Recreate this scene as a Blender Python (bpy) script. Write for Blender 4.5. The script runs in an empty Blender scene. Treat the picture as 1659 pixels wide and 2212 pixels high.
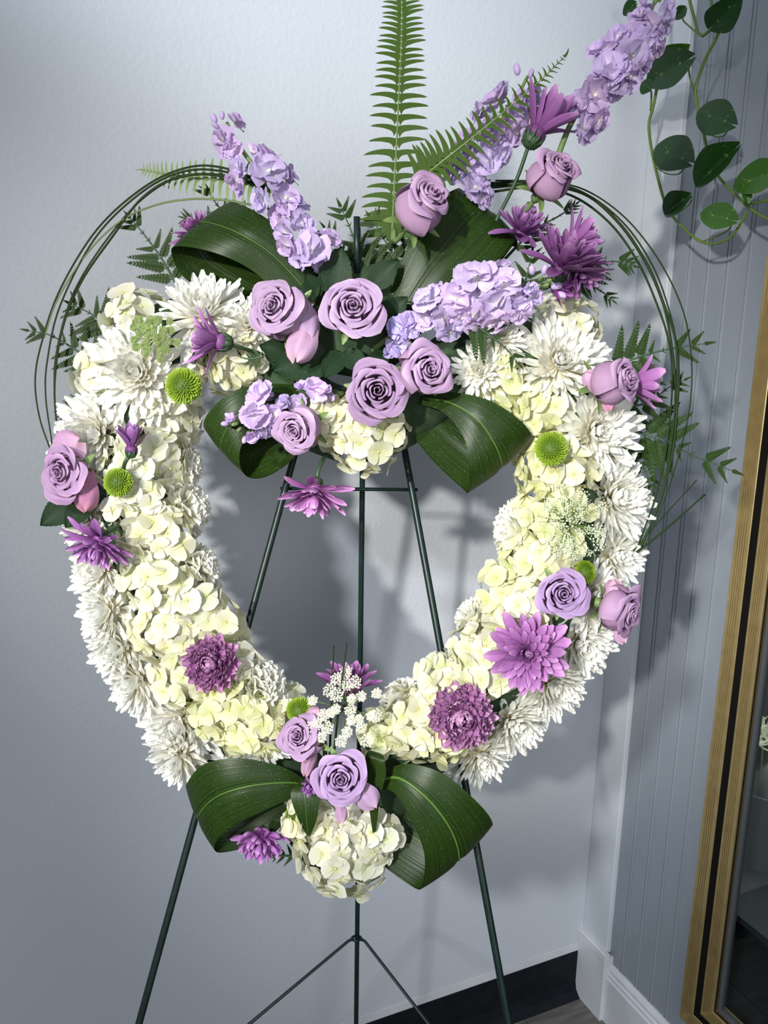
import bpy, math, random
import numpy as np
from mathutils import Vector, Matrix

# ---------------------------------------------------------------- camera, world, lights, exposure
SC = bpy.context.scene
COL = SC.collection
W_PX, H_PX, F_PX = 1659.0, 2212.0, 1844.3
CAM_H = 1.40
PITCH, ROLL, YAW = math.radians(12.76), math.radians(-1.21), math.radians(24.76)
FW = Vector((math.sin(YAW)*math.cos(PITCH), math.cos(YAW)*math.cos(PITCH), -math.sin(PITCH)))
_rt = Vector((math.cos(YAW), -math.sin(YAW), 0)); _dn = FW.cross(_rt)
RT = _rt*math.cos(ROLL) + _dn*math.sin(ROLL)
UP = -(-_rt*math.sin(ROLL) + _dn*math.cos(ROLL))
BK = -FW
EYE = Vector((0, 0, CAM_H))
cam_d = bpy.data.cameras.new('camera'); cam = bpy.data.objects.new('camera', cam_d); COL.objects.link(cam)
cam_d.sensor_fit = 'VERTICAL'; cam_d.sensor_height = 24.0; cam_d.lens = 24.0*F_PX/H_PX
cam_d.clip_start = 0.02
cam.matrix_world = Matrix((RT, UP, BK)).transposed().to_4x4(); cam.location = EYE
SC.camera = cam
SC.view_settings.view_transform = 'Standard'; SC.view_settings.look = 'None'
SC.view_settings.gamma = 1.0; SC.view_settings.use_curve_mapping = False
SC.view_settings.exposure = 0.0

wd = bpy.data.worlds.new('world'); SC.world = wd; wd.use_nodes = True
bg = wd.node_tree.nodes['Background']
bg.inputs[0].default_value = (0.78, 0.87, 1.0, 1); bg.inputs[1].default_value = 0.46

def lamp(name, loc, target, power, size, color):
    d = bpy.data.lights.new(name, 'AREA'); d.shape = 'DISK'; d.size = size; d.energy = power; d.color = color
    o = bpy.data.objects.new(name, d); COL.objects.link(o); o.location = loc
    o.rotation_euler = (Vector(target)-Vector(loc)).to_track_quat('-Z', 'Y').to_euler()
    return o
def track_spot(name, loc, target, power, cone, radius, color):
    d = bpy.data.lights.new(name, 'SPOT'); d.energy = power; d.spot_size = cone; d.spot_blend = 1.0; d.shadow_soft_size = radius; d.color = color
    o = bpy.data.objects.new(name, d); COL.objects.link(o); o.location = loc
    o.rotation_euler = (Vector(target)-Vector(loc)).to_track_quat('-Z', 'Y').to_euler()
    return o
track_spot('track_spot_wreath', (-2.81, -2.10, 2.41), (0.80, 1.239, 1.17), 1000, 0.31, 0.08, (1.0, 0.975, 0.91))
track_spot('track_spot_wall', (-1.45, -1.0, 2.55), (0.44, 1.239, 2.08), 520, 0.38, 0.10, (0.93, 0.97, 1.0))
track_spot('track_spot_low', (-1.50, -0.95, 2.50), (0.85, 1.1, 0.70), 320, 0.46, 0.09, (0.93, 0.97, 1.0))
lamp('front_fill', (0.0, -2.7, 1.75), (0.3, 1.0, 1.0), 36, 2.0, (0.95, 0.98, 1.0))  # broad fill light added behind the camera, not an actual window

# ---------------------------------------------------------------- geometry helpers
DW = 0.95                      # distance of the wreath plane
YW, XW = 1.239, 1.055          # back wall, right wall
SPX = DW/F_PX                  # metres per photo pixel at the wreath
rnd = random.Random(7)

def ray(x, y): return RT*((x-W_PX/2)/F_PX) - UP*((y-H_PX/2)/F_PX) + FW
def P(x, y, w=0.0): return EYE + ray(x, y)*(DW - w*SPX)          # point w pixels in front of the wreath plane
def S(w=0.0): return (DW - w*SPX)/F_PX
def on_x(x, y, X): r = ray(x, y); return EYE + r*(X/r.x)
def dirw(n): return (RT*n[0] + UP*n[1] + BK*n[2]).normalized()
def frame(n, roll=0.0, loc=None):
    z = n.normalized(); x = UP.cross(z)
    if x.length < 1e-3: x = RT.copy()
    x.normalize(); y = z.cross(x)
    c, s = math.cos(roll), math.sin(roll)
    x2 = x*c + y*s; y2 = z.cross(x2)
    m = Matrix((x2, y2, z)).transposed().to_4x4()
    if loc is not None: m.translation = loc
    return m

class MB:
    def __init__(s): s.v = []; s.f = []; s.g = []; s.uv = []
    def patch(s, fn, nu, nv, closed=False):
        """fn(u,v)->(x,y,z) or ((x,y,z),g)"""
        b = len(s.v)
        for j in range(nv+1):
            for i in range(nu+1):
                u, v = i/nu, j/nv
                r = fn(u, v)
                if isinstance(r[0], (tuple, list, Vector)): p, g = r
                else: p, g = r, v
                s.v.append(tuple(p)); s.g.append(g); s.uv.append((u, v))
        w = nu+1
        for j in range(nv):
            for i in range(nu):
                a = b+j*w+i
                s.f.append((a, a+1, a+w+1, a+w))
    def add(s, verts, faces, g=0.5):
        b = len(s.v)
        s.v += [tuple(p) for p in verts]; s.g += [g]*len(verts); s.uv += [(0, 0)]*len(verts)
        s.f += [tuple(b+i for i in f) for f in faces]
    def box(s, lo, hi):
        (x0, y0, z0), (x1, y1, z1) = lo, hi
        s.add([(x0,y0,z0),(x1,y0,z0),(x1,y1,z0),(x0,y1,z0),(x0,y0,z1),(x1,y0,z1),(x1,y1,z1),(x0,y1,z1)],
              [(0,3,2,1),(4,5,6,7),(0,1,5,4),(1,2,6,5),(2,3,7,6),(3,0,4,7)])
    def tube(s, pts, rad, sides=6, flat=None, g=None, cap=True):
        pts = [Vector(p) for p in pts]; n = len(pts)
        b = len(s.v); prev = None
        for i, p in enumerate(pts):
            t = (pts[min(i+1, n-1)]-pts[max(i-1, 0)]).normalized()
            if prev is None:
                x = t.orthogonal().normalized()
            else:
                x = (prev - t*prev.dot(t)).normalized()
            prev = x; y = t.cross(x)
            r = rad(i/(n-1)) if callable(rad) else rad
            for k in range(sides):
                a = 2*math.pi*k/sides
                s.v.append(tuple(p + x*(r*math.cos(a)) + y*(r*math.sin(a)*(flat or 1)))); s.g.append(i/(n-1) if g is None else g); s.uv.append((k/sides, i/(n-1)))
        for i in range(n-1):
            for k in range(sides):
                a, c = b+i*sides+k, b+i*sides+(k+1) % sides
                s.f.append((a, c, c+sides, a+sides))
        if cap:
            s.f.append(tuple(b+k for k in reversed(range(sides)))); s.f.append(tuple(b+(n-1)*sides+k for k in range(sides)))
    def ball(s, c, r, nu=8, nv=5, sq=(1,1,1), g=0.5):
        c = Vector(c); vs = [c+Vector((0,0,r*sq[2]))]
        for j in range(1, nv):
            t = math.pi*j/nv
            for i in range(nu):
                a = 2*math.pi*i/nu
                vs.append(c+Vector((r*sq[0]*math.sin(t)*math.cos(a), r*sq[1]*math.sin(t)*math.sin(a), r*sq[2]*math.cos(t))))
        vs.append(c-Vector((0,0,r*sq[2])))
        fs = [(0, 1+i, 1+(i+1) % nu) for i in range(nu)]
        for j in range(nv-2):
            for i in range(nu):
                a, b2 = 1+j*nu+i, 1+j*nu+(i+1) % nu
                fs.append((a, a+nu, b2+nu, b2))
        l = len(vs)-1
        fs += [(l, 1+(nv-2)*nu+(i+1) % nu, 1+(nv-2)*nu+i) for i in range(nu)]
        s.add(vs, fs, g)
    def mesh(s, name, m, smooth=True):
        me = bpy.data.meshes.new(name); me.from_pydata(s.v, [], s.f)
        if smooth: me.polygons.foreach_set('use_smooth', [True]*len(me.polygons))
        at = me.attributes.new('g', 'FLOAT', 'POINT'); at.data.foreach_set('value', s.g)
        ul = me.uv_layers.new(name='UVMap')
        li = np.empty(len(me.loops), dtype=np.int32); me.loops.foreach_get('vertex_index', li)
        ul.data.foreach_set('uv', np.array(s.uv, dtype=np.float32)[li].ravel())
        me.materials.append(m); me.update()
        return me

def crom(pts, n=8):
    pts = [Vector(p) for p in pts]; out = []
    q = [pts[0]*2-pts[1]] + pts + [pts[-1]*2-pts[-2]]
    for i in range(1, len(q)-2):
        a, b, c, d = q[i-1:i+3]
        for k in range(n):
            t = k/n
            out.append(0.5*((2*b)+(c-a)*t+(2*a-5*b+4*c-d)*t*t+(3*b-a-3*c+d)*t**3))
    out.append(pts[-1].copy())
    return out

def link(name, me, parent=None, mat=None, color=None):
    o = bpy.data.objects.new(name, me); COL.objects.link(o)
    if parent is not None: o.parent = parent
    if mat is not None: o.matrix_basis = mat
    if color is not None: o.color = (*color, 1)
    return o
def thing(name, label, cat, group=None, mat=None):
    o = bpy.data.objects.new(name, None); COL.objects.link(o); o.empty_display_size = 0.02
    if mat is not None: o.matrix_basis = mat
    o['label'] = label; o['category'] = cat
    if group: o['group'] = group
    return o
def struct(o): o['kind'] = 'structure'; return o

# ---------------------------------------------------------------- materials
def nodes(name):
    m = bpy.data.materials.new(name); m.use_nodes = True
    nt = m.node_tree; nt.nodes.clear()
    return m, nt, nt.nodes, nt.links
def N(ns, t, **kw):
    n = ns.new(t)
    for k, v in kw.items(): setattr(n, k, v)
    return n

def petal_mat(name, stops, rough=0.55, transl=0.28, dew=0, var=0.06, spec=0.3, veins=0):
    m, nt, ns, ln = nodes(name)
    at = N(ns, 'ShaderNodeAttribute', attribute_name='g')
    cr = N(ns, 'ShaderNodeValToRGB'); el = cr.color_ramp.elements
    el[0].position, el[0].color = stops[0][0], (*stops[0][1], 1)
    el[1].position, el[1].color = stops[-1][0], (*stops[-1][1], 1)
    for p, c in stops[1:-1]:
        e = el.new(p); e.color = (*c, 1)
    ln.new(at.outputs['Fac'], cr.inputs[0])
    oi = N(ns, 'ShaderNodeObjectInfo')
    mul = N(ns, 'ShaderNodeMix', data_type='RGBA', blend_type='MULTIPLY'); mul.inputs[0].default_value = 1
    ln.new(cr.outputs[0], mul.inputs[6]); ln.new(oi.outputs['Color'], mul.inputs[7])
    mr = N(ns, 'ShaderNodeMapRange'); mr.inputs[3].default_value = 1-var; mr.inputs[4].default_value = 1+var
    ln.new(oi.outputs['Random'], mr.inputs[0])
    hs = N(ns, 'ShaderNodeHueSaturation'); ln.new(mr.outputs[0], hs.inputs['Value']); ln.new(mul.outputs[2], hs.inputs['Color'])
    pb = N(ns, 'ShaderNodeBsdfPrincipled'); pb.inputs['Roughness'].default_value = rough; pb.inputs['Specular IOR Level'].default_value = spec
    tr = N(ns, 'ShaderNodeBsdfTranslucent'); mx = N(ns, 'ShaderNodeMixShader'); mx.inputs[0].default_value = transl
    ln.new(hs.outputs[0], tr.inputs[0])
    col = hs.outputs[0]
    tc = N(ns, 'ShaderNodeTexCoord')
    if veins:
        uv = N(ns, 'ShaderNodeSeparateXYZ'); ln.new(tc.outputs['UV'], uv.inputs[0])
        mm = N(ns, 'ShaderNodeMath', operation='MULTIPLY'); mm.inputs[1].default_value = veins; ln.new(uv.outputs[0], mm.inputs[0])
        sn = N(ns, 'ShaderNodeMath', operation='SINE'); ln.new(mm.outputs[0], sn.inputs[0])
        bu = N(ns, 'ShaderNodeBump'); bu.inputs['Strength'].default_value = 0.25; bu.inputs['Distance'].default_value = 0.0006
        ln.new(sn.outputs[0], bu.inputs['Height']); ln.new(bu.outputs[0], pb.inputs['Normal'])
    if dew:
        vo = N(ns, 'ShaderNodeTexVoronoi'); vo.inputs['Scale'].default_value = dew
        ln.new(tc.outputs['Object'], vo.inputs['Vector'])
        nz = N(ns, 'ShaderNodeTexNoise'); nz.inputs['Scale'].default_value = dew*0.12; ln.new(tc.outputs['Object'], nz.inputs['Vector'])
        th = N(ns, 'ShaderNodeMapRange'); th.inputs[1].default_value = 0.40; th.inputs[2].default_value = 0.62; th.inputs[3].default_value = 0.04; th.inputs[4].default_value = 0.27
        ln.new(nz.outputs[0], th.inputs[0])
        lt = N(ns, 'ShaderNodeMath', operation='SUBTRACT'); ln.new(th.outputs[0], lt.inputs[0]); ln.new(vo.outputs['Distance'], lt.inputs[1])
        mxx = N(ns, 'ShaderNodeMath', operation='MAXIMUM'); mxx.inputs[1].default_value = 0; ln.new(lt.outputs[0], mxx.inputs[0])
        bu = N(ns, 'ShaderNodeBump'); bu.inputs['Strength'].default_value = 0.5; bu.inputs['Distance'].default_value = 0.012
        ln.new(mxx.outputs[0], bu.inputs['Height']); ln.new(bu.outputs[0], pb.inputs['Normal'])
        gt = N(ns, 'ShaderNodeMath', operation='GREATER_THAN'); gt.inputs[1].default_value = 0.02; ln.new(lt.outputs[0], gt.inputs[0])
        rr = N(ns, 'ShaderNodeMapRange'); rr.inputs[3].default_value = rough; rr.inputs[4].default_value = 0.12; ln.new(gt.outputs[0], rr.inputs[0])
        ln.new(rr.outputs[0], pb.inputs['Roughness'])
        wm = N(ns, 'ShaderNodeMix', data_type='RGBA'); ln.new(hs.outputs[0], wm.inputs[6]); wm.inputs[7].default_value = (0.9, 0.85, 0.95, 1)
        gm = N(ns, 'ShaderNodeMath', operation='MULTIPLY'); gm.inputs[1].default_value = 0.6; ln.new(gt.outputs[0], gm.inputs[0]); ln.new(gm.outputs[0], wm.inputs[0])
        col = wm.outputs[2]
    ln.new(col, pb.inputs['Base Color'])
    ln.new(pb.outputs[0], mx.inputs[1]); ln.new(tr.outputs[0], mx.inputs[2])
    out = N(ns, 'ShaderNodeOutputMaterial'); ln.new(mx.outputs[0], out.inputs[0])
    return m

def plain(name, c, rough=0.5, metal=0.0, spec=0.5, noise=None, bump=None, tint=True):
    m, nt, ns, ln = nodes(name)
    pb = N(ns, 'ShaderNodeBsdfPrincipled'); pb.inputs['Roughness'].default_value = rough; pb.inputs['Metallic'].default_value = metal
    pb.inputs['Specular IOR Level'].default_value = spec
    tc = N(ns, 'ShaderNodeTexCoord')
    if noise:
        nz = N(ns, 'ShaderNodeTexNoise'); nz.inputs['Scale'].default_value = noise[0]; nz.inputs['Detail'].default_value = 4
        mp = N(ns, 'ShaderNodeMapping'); mp.inputs['Scale'].default_value = noise[3] if len(noise) > 3 else (1, 1, 1)
        ln.new(tc.outputs['Object'], mp.inputs[0]); ln.new(mp.outputs[0], nz.inputs['Vector'])
        cr = N(ns, 'ShaderNodeValToRGB'); cr.color_ramp.elements[0].position = 0.3; cr.color_ramp.elements[1].position = 0.7
        cr.color_ramp.elements[0].color = (*noise[1], 1); cr.color_ramp.elements[1].color = (*noise[2], 1)
        ln.new(nz.outputs[0], cr.inputs[0]); ln.new(cr.outputs[0], pb.inputs['Base Color'])
    else:
        pb.inputs['Base Color'].default_value = (*c, 1)
    if bump:
        nb = N(ns, 'ShaderNodeTexNoise'); nb.inputs['Scale'].default_value = bump[0]; nb.inputs['Detail'].default_value = 3
        ln.new(tc.outputs['Object'], nb.inputs['Vector'])
        bu = N(ns, 'ShaderNodeBump'); bu.inputs['Strength'].default_value = bump[1]; bu.inputs['Distance'].default_value = bump[2]
        ln.new(nb.outputs[0], bu.inputs['Height']); ln.new(bu.outputs[0], pb.inputs['Normal'])
    out = N(ns, 'ShaderNodeOutputMaterial'); ln.new(pb.outputs[0], out.inputs[0])
    return m

def leaf_mat(name, dark, light, rough=0.35, veins=0, transl=0.12, splash=None, dew=0, spec=0.5):
    m, nt, ns, ln = nodes(name)
    tc = N(ns, 'ShaderNodeTexCoord'); pb = N(ns, 'ShaderNodeBsdfPrincipled'); pb.inputs['Roughness'].default_value = rough
    pb.inputs['Specular IOR Level'].default_value = spec
    nz = N(ns, 'ShaderNodeTexNoise'); nz.inputs['Scale'].default_value = 30; ln.new(tc.outputs['Object'], nz.inputs['Vector'])
    mx = N(ns, 'ShaderNodeMix', data_type='RGBA'); mx.inputs[6].default_value = (*dark, 1); mx.inputs[7].default_value = (*light, 1)
    ln.new(nz.outputs[0], mx.inputs[0]); col = mx.outputs[2]
    if veins:
        uv = N(ns, 'ShaderNodeSeparateXYZ'); ln.new(tc.outputs['UV'], uv.inputs[0])
        mm = N(ns, 'ShaderNodeMath', operation='MULTIPLY'); mm.inputs[1].default_value = veins; ln.new(uv.outputs[0], mm.inputs[0])
        wv = N(ns, 'ShaderNodeTexNoise', noise_dimensions='1D'); wv.inputs['Scale'].default_value = 1.0; wv.inputs['Detail'].default_value = 2
        ln.new(mm.outputs[0], wv.inputs['W'])
        m2 = N(ns, 'ShaderNodeMix', data_type='RGBA', blend_type='MULTIPLY')
        rp = N(ns, 'ShaderNodeMapRange'); rp.inputs[1].default_value = 0.3; rp.inputs[2].default_value = 0.7; rp.inputs[3].default_value = 0.75; rp.inputs[4].default_value = 1.3
        ln.new(wv.outputs[0], rp.inputs[0])
        cc = N(ns, 'ShaderNodeCombineColor'); [ln.new(rp.outputs[0], cc.inputs[i]) for i in range(3)]
        m2.inputs[0].default_value = 1; ln.new(col, m2.inputs[6]); ln.new(cc.outputs[0], m2.inputs[7]); col = m2.outputs[2]
        bu = N(ns, 'ShaderNodeBump'); bu.inputs['Strength'].default_value = 0.22; bu.inputs['Distance'].default_value = 0.0010
        ln.new(wv.outputs[0], bu.inputs['Height']); ln.new(bu.outputs[0], pb.inputs['Normal'])
    if splash:
        n2 = N(ns, 'ShaderNodeTexNoise'); n2.inputs['Scale'].default_value = 9; n2.inputs['Detail'].default_value = 3; n2.inputs['Distortion'].default_value = 0.6
        ln.new(tc.outputs['Object'], n2.inputs['Vector'])
        r2 = N(ns, 'ShaderNodeMapRange'); r2.inputs[1].default_value = 0.66; r2.inputs[2].default_value = 0.74; ln.new(n2.outputs[0], r2.inputs[0])
        m3 = N(ns, 'ShaderNodeMix', data_type='RGBA'); ln.new(r2.outputs[0], m3.inputs[0]); ln.new(col, m3.inputs[6]); m3.inputs[7].default_value = (*splash, 1); col = m3.outputs[2]
    if dew:
        vo = N(ns, 'ShaderNodeTexVoronoi'); vo.inputs['Scale'].default_value = dew; ln.new(tc.outputs['Object'], vo.inputs['Vector'])
        lt = N(ns, 'ShaderNodeMath', operation='LESS_THAN'); lt.inputs[1].default_value = 0.11; ln.new(vo.outputs['Distance'], lt.inputs[0])
        lm = N(ns, 'ShaderNodeMath', operation='MULTIPLY'); lm.inputs[1].default_value = 0.3; ln.new(lt.outputs[0], lm.inputs[0])
        m4 = N(ns, 'ShaderNodeMix', data_type='RGBA'); ln.new(lm.outputs[0], m4.inputs[0]); ln.new(col, m4.inputs[6]); m4.inputs[7].default_value = (0.5, 0.55, 0.5, 1); col = m4.outputs[2]
    tr = N(ns, 'ShaderNodeBsdfTranslucent'); sm = N(ns, 'ShaderNodeMixShader'); sm.inputs[0].default_value = transl
    ln.new(col, pb.inputs['Base Color']); ln.new(col, tr.inputs[0]); ln.new(pb.outputs[0], sm.inputs[1]); ln.new(tr.outputs[0], sm.inputs[2])
    out = N(ns, 'ShaderNodeOutputMaterial'); ln.new(sm.outputs[0], out.inputs[0])
    return m

M = {}
M['white_mum'] = petal_mat('white_mum', [(0, (0.78, 0.69, 0.36)), (0.25, (0.84, 0.80, 0.63)), (0.6, (0.86, 0.85, 0.78)), (1, (0.87, 0.865, 0.82))], transl=0.38, var=0.03)
M['hydrangea'] = petal_mat('hydrangea', [(0, (0.58, 0.60, 0.25)), (0.25, (0.70, 0.69, 0.48)), (1, (0.76, 0.75, 0.67))], transl=0.3, var=0.04)
M['carnation'] = petal_mat('carnation', [(0, (0.74, 0.74, 0.50)), (1, (0.82, 0.81, 0.74))], transl=0.3, var=0.03)
M['rose'] = petal_mat('rose', [(0, (0.46, 0.33, 0.37)), (0.35, (0.43, 0.285, 0.42)), (0.8, (0.42, 0.29, 0.46)), (0.93, (0.52, 0.38, 0.53)), (1, (0.55, 0.37, 0.46))], rough=0.6, dew=24, var=0.05, transl=0.22)
M['stock'] = petal_mat('stock', [(0, (0.85, 0.86, 0.70)), (0.18, (0.76, 0.69, 0.80)), (0.6, (0.60, 0.47, 0.72)), (1, (0.54, 0.41, 0.68))], rough=0.6, var=0.12, transl=0.3)
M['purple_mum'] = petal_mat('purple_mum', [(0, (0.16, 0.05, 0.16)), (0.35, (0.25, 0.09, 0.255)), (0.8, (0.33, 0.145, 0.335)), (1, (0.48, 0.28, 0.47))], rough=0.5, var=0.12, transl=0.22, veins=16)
M['green_mum'] = petal_mat('green_mum', [(0, (0.07, 0.13, 0.008)), (1, (0.24, 0.35, 0.022))], var=0.05, transl=0.2)
M['lace_white'] = petal_mat('lace_white', [(0, (0.78, 0.78, 0.58)), (1, (0.86, 0.84, 0.70))], var=0.05)
M['lace_green'] = petal_mat('lace_green', [(0, (0.16, 0.24, 0.06)), (1, (0.36, 0.44, 0.18))], var=0.05)
M['lace_pale'] = petal_mat('lace_pale', [(0, (0.40, 0.50, 0.26)), (1, (0.74, 0.76, 0.58))], var=0.05)
M['stem'] = leaf_mat('stem', (0.10, 0.17, 0.05), (0.20, 0.28, 0.09), rough=0.5)
M['dark_stem'] = leaf_mat('dark_stem', (0.02, 0.05, 0.02), (0.045, 0.09, 0.035), rough=0.5)
M['aspidistra'] = leaf_mat('aspidistra', (0.009, 0.022, 0.003), (0.018, 0.038, 0.005), rough=0.36, veins=34, transl=0.05, dew=330, spec=0.17)
M['midrib'] = leaf_mat('midrib', (0.05, 0.11, 0.015), (0.09, 0.18, 0.025), rough=0.4)
M['rose_leaf'] = leaf_mat('rose_leaf', (0.007, 0.022, 0.008), (0.014, 0.036, 0.012), rough=0.55, dew=26, spec=0.18)
M['leather_fern'] = leaf_mat('leather_fern', (0.012, 0.030, 0.005), (0.026, 0.055, 0.009), rough=0.5, spec=0.16)
M['sword_fern'] = leaf_mat('sword_fern', (0.032, 0.068, 0.008), (0.062, 0.115, 0.014), rough=0.55, transl=0.22, spec=0.18)
M['sword_fern_pale'] = leaf_mat('sword_fern_pale', (0.10, 0.18, 0.03), (0.20, 0.30, 0.07), rough=0.5, transl=0.25)
M['grass'] = leaf_mat('grass', (0.010, 0.024, 0.006), (0.020, 0.042, 0.009), rough=0.5, spec=0.14)
M['grass_pale'] = leaf_mat('grass_pale', (0.09, 0.14, 0.03), (0.14, 0.20, 0.05), rough=0.35)
M['pothos'] = leaf_mat('pothos', (0.007, 0.036, 0.006), (0.014, 0.055, 0.010), rough=0.34, splash=(0.17, 0.27, 0.04), spec=0.3)
M['pothos_pale'] = leaf_mat('pothos_pale', (0.022, 0.085, 0.008), (0.045, 0.13, 0.014), rough=0.34, splash=(0.34, 0.42, 0.08), spec=0.3)
M['pothos_stem'] = leaf_mat('pothos_stem', (0.07, 0.14, 0.02), (0.15, 0.24, 0.04), rough=0.4)
M['foam'] = plain('foam', (0.02, 0.05, 0.02), 0.9, noise=(60, (0.012, 0.03, 0.012), (0.03, 0.06, 0.02)))
M['core_white'] = plain('core_white', (0.62, 0.62, 0.42), 0.8)
M['easel'] = plain('easel', (0.008, 0.022, 0.018), 0.35, spec=0.3, noise=(90, (0.004, 0.013, 0.011), (0.009, 0.021, 0.018)))
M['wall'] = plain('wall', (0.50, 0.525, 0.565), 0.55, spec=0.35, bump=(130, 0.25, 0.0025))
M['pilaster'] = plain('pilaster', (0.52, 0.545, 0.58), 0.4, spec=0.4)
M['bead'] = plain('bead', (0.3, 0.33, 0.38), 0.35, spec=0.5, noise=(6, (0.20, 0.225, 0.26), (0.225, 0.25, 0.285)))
M['white_trim'] = plain('white_trim', (0.74, 0.75, 0.77), 0.35, noise=(14, (0.52, 0.53, 0.55), (0.60, 0.61, 0.63)))
M['vinyl'] = plain('vinyl', (0.010, 0.013, 0.017), 0.5, spec=0.15, noise=(30, (0.005, 0.006, 0.009), (0.009, 0.011, 0.014)))
M['plank'] = plain('plank', (0.14, 0.13, 0.12), 0.45, noise=(10, (0.09, 0.082, 0.075), (0.20, 0.185, 0.17), (1, 7, 1)))
M['gold'] = plain('gold', (0.44, 0.33, 0.14), 0.36, metal=0.75, noise=(40, (0.42, 0.31, 0.13), (0.50, 0.38, 0.17)))
M['black'] = plain('black', (0.006, 0.005, 0.004), 0.7, spec=0.08)
M['grey_trim'] = plain('grey_trim', (0.05, 0.055, 0.06), 0.35)
M['cooler'] = plain('cooler', (0.05, 0.055, 0.06), 0.6)
M['bucket'] = plain('bucket', (0.10, 0.115, 0.105), 0.45)

def glass_mat():
    m, nt, ns, ln = nodes('tinted_glass')
    tr = N(ns, 'ShaderNodeBsdfTransparent'); tr.inputs[0].default_value = (0.72, 0.77, 0.78, 1)
    gl = N(ns, 'ShaderNodeBsdfGlossy'); gl.inputs['Roughness'].default_value = 0.015
    fr = N(ns, 'ShaderNodeFresnel'); fr.inputs[0].default_value = 1.75
    ge = N(ns, 'ShaderNodeNewGeometry'); sb = N(ns, 'ShaderNodeMath', operation='SUBTRACT', use_clamp=True); ln.new(fr.outputs[0], sb.inputs[0]); ln.new(ge.outputs['Backfacing'], sb.inputs[1])
    mx = N(ns, 'ShaderNodeMixShader'); ln.new(sb.outputs[0], mx.inputs[0]); ln.new(tr.outputs[0], mx.inputs[1]); ln.new(gl.outputs[0], mx.inputs[2])
    out = N(ns, 'ShaderNodeOutputMaterial'); ln.new(mx.outputs[0], out.inputs[0])
    return m
M['glass'] = glass_mat()

# ---------------------------------------------------------------- the setting
def box_obj(name, lo, hi, m, parent=None, bev=0.0):
    b = MB(); b.box(lo, hi); me = b.mesh(name, m, False)
    o = link(name, me, parent)
    if bev:
        md = o.modifiers.new('bevel', 'BEVEL'); md.width = bev; md.segments = 2
    return o

struct(box_obj('wall_back', (-2.6, YW, 0), (XW+0.01, YW+0.1, 2.6), M['wall']))
fl = struct(box_obj('floor', (-2.6, -2.0, -0.05), (XW+0.01, YW, -0.004), M['black']))
pw = 0.15
for i in range(24):                       # plank floor
    x1 = XW - i*pw
    y = YW - (0.35*i % 0.9)
    segs = [(YW, y)] if y < YW-0.02 else []
    while y > -2.0:
        segs.append((y, max(-2.0, y-0.92))); y -= 0.92
    for (a, b) in segs:
        if x1 - pw < -2.6: continue
        o = box_obj('plank', (x1-pw+0.0008, b+0.0008, -0.012), (x1-0.0008, a-0.0008, 0.0), M['plank'], fl, 0.0008)
# black vinyl cove base along the back wall, with a white painted strip above it
b = MB()
prof = [(0, 0.104), (-0.0035, 0.104), (-0.0035, 0.03), (-0.008, 0.012), (-0.022, 0.0), (0, 0.0)]
def extrude_x(b, prof, x0, x1, y):
    n = len(prof)
    vs = [(x0, y+p[0], p[1]) for p in prof]+[(x1, y+p[0], p[1]) for p in prof]
    b.add(vs, [(i, (i+1) % n, n+(i+1) % n, n+i) for i in range(n)]+[tuple(range(n))[::-1], tuple(range(n, 2*n))])
def extrude_y(b, prof, y0, y1, x):
    n = len(prof)
    vs = [(x+p[0], y0, p[1]) for p in prof]+[(x+p[0], y1, p[1]) for p in prof]
    b.add(vs, [(i, (i+1) % n, n+(i+1) % n, n+i) for i in range(n)]+[tuple(range(n))[::-1], tuple(range(n, 2*n))])
extrude_x(b, prof, -2.6, XW-0.012, YW-0.0005)
struct(link('baseboard_back', b.mesh('baseboard_back', M['vinyl'], False)))
struct(box_obj('trim_1', (-2.6, YW-0.0022, 0.104), (XW-0.012, YW-0.0003, 0.124), M['white_trim'], None, 0.0008))
# corner pilaster with its plinth
struct(box_obj('trim_2', (XW, 1.163, 0.15), (XW+0.09, YW, 2.6), M['pilaster'], None, 0.0015))
pl = struct(box_obj('trim_3', (XW-0.012, 1.152, 0.0), (XW+0.09, YW, 0.146), M['white_trim'], None, 0.001))
b = MB(); extrude_y(b, [(0, 0), (0, 0.008), (0.004, 0.010), (0.012, 0.010), (0.012, 0)], 1.152, YW, XW-0.012)
o = link('plinth_cap', b.mesh('plinth_cap', M['white_trim'], False), pl); o.location.z = 0.146
# beadboard wall: every board its own piece
DOOR_Y = 0.957
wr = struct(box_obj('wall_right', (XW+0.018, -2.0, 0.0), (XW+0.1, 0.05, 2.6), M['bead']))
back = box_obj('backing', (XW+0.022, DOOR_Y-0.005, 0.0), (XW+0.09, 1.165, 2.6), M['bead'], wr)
bw = 0.0415
for i in range(5):
    y1 = 1.163 - i*bw; y0 = max(y1 - bw, DOOR_Y-0.003)
    b = MB()
    # section of one board: flat face, groove, bead, groove
    x0 = XW+0.010
    pr = [(y1, x0+0.012), (y1, x0+0.0025), (y1-0.0012, x0), (y0+0.0095, x0), (y0+0.0083, x0+0.0028), (y0+0.0071, x0+0.0006), (y0+0.0042, x0-0.0004), (y0+0.0014, x0+0.0006), (y0, x0+0.0028), (y0, x0+0.012)]
    n = len(pr)
    vs = [(p[1], p[0], 0.13) for p in pr]+[(p[1], p[0], 2.6) for p in pr]
    b.add(vs, [(k, (k+1) % n, n+(k+1) % n, n+k) for k in range(n)])
    link('board', b.mesh('board', M['bead'], False), wr)
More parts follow.
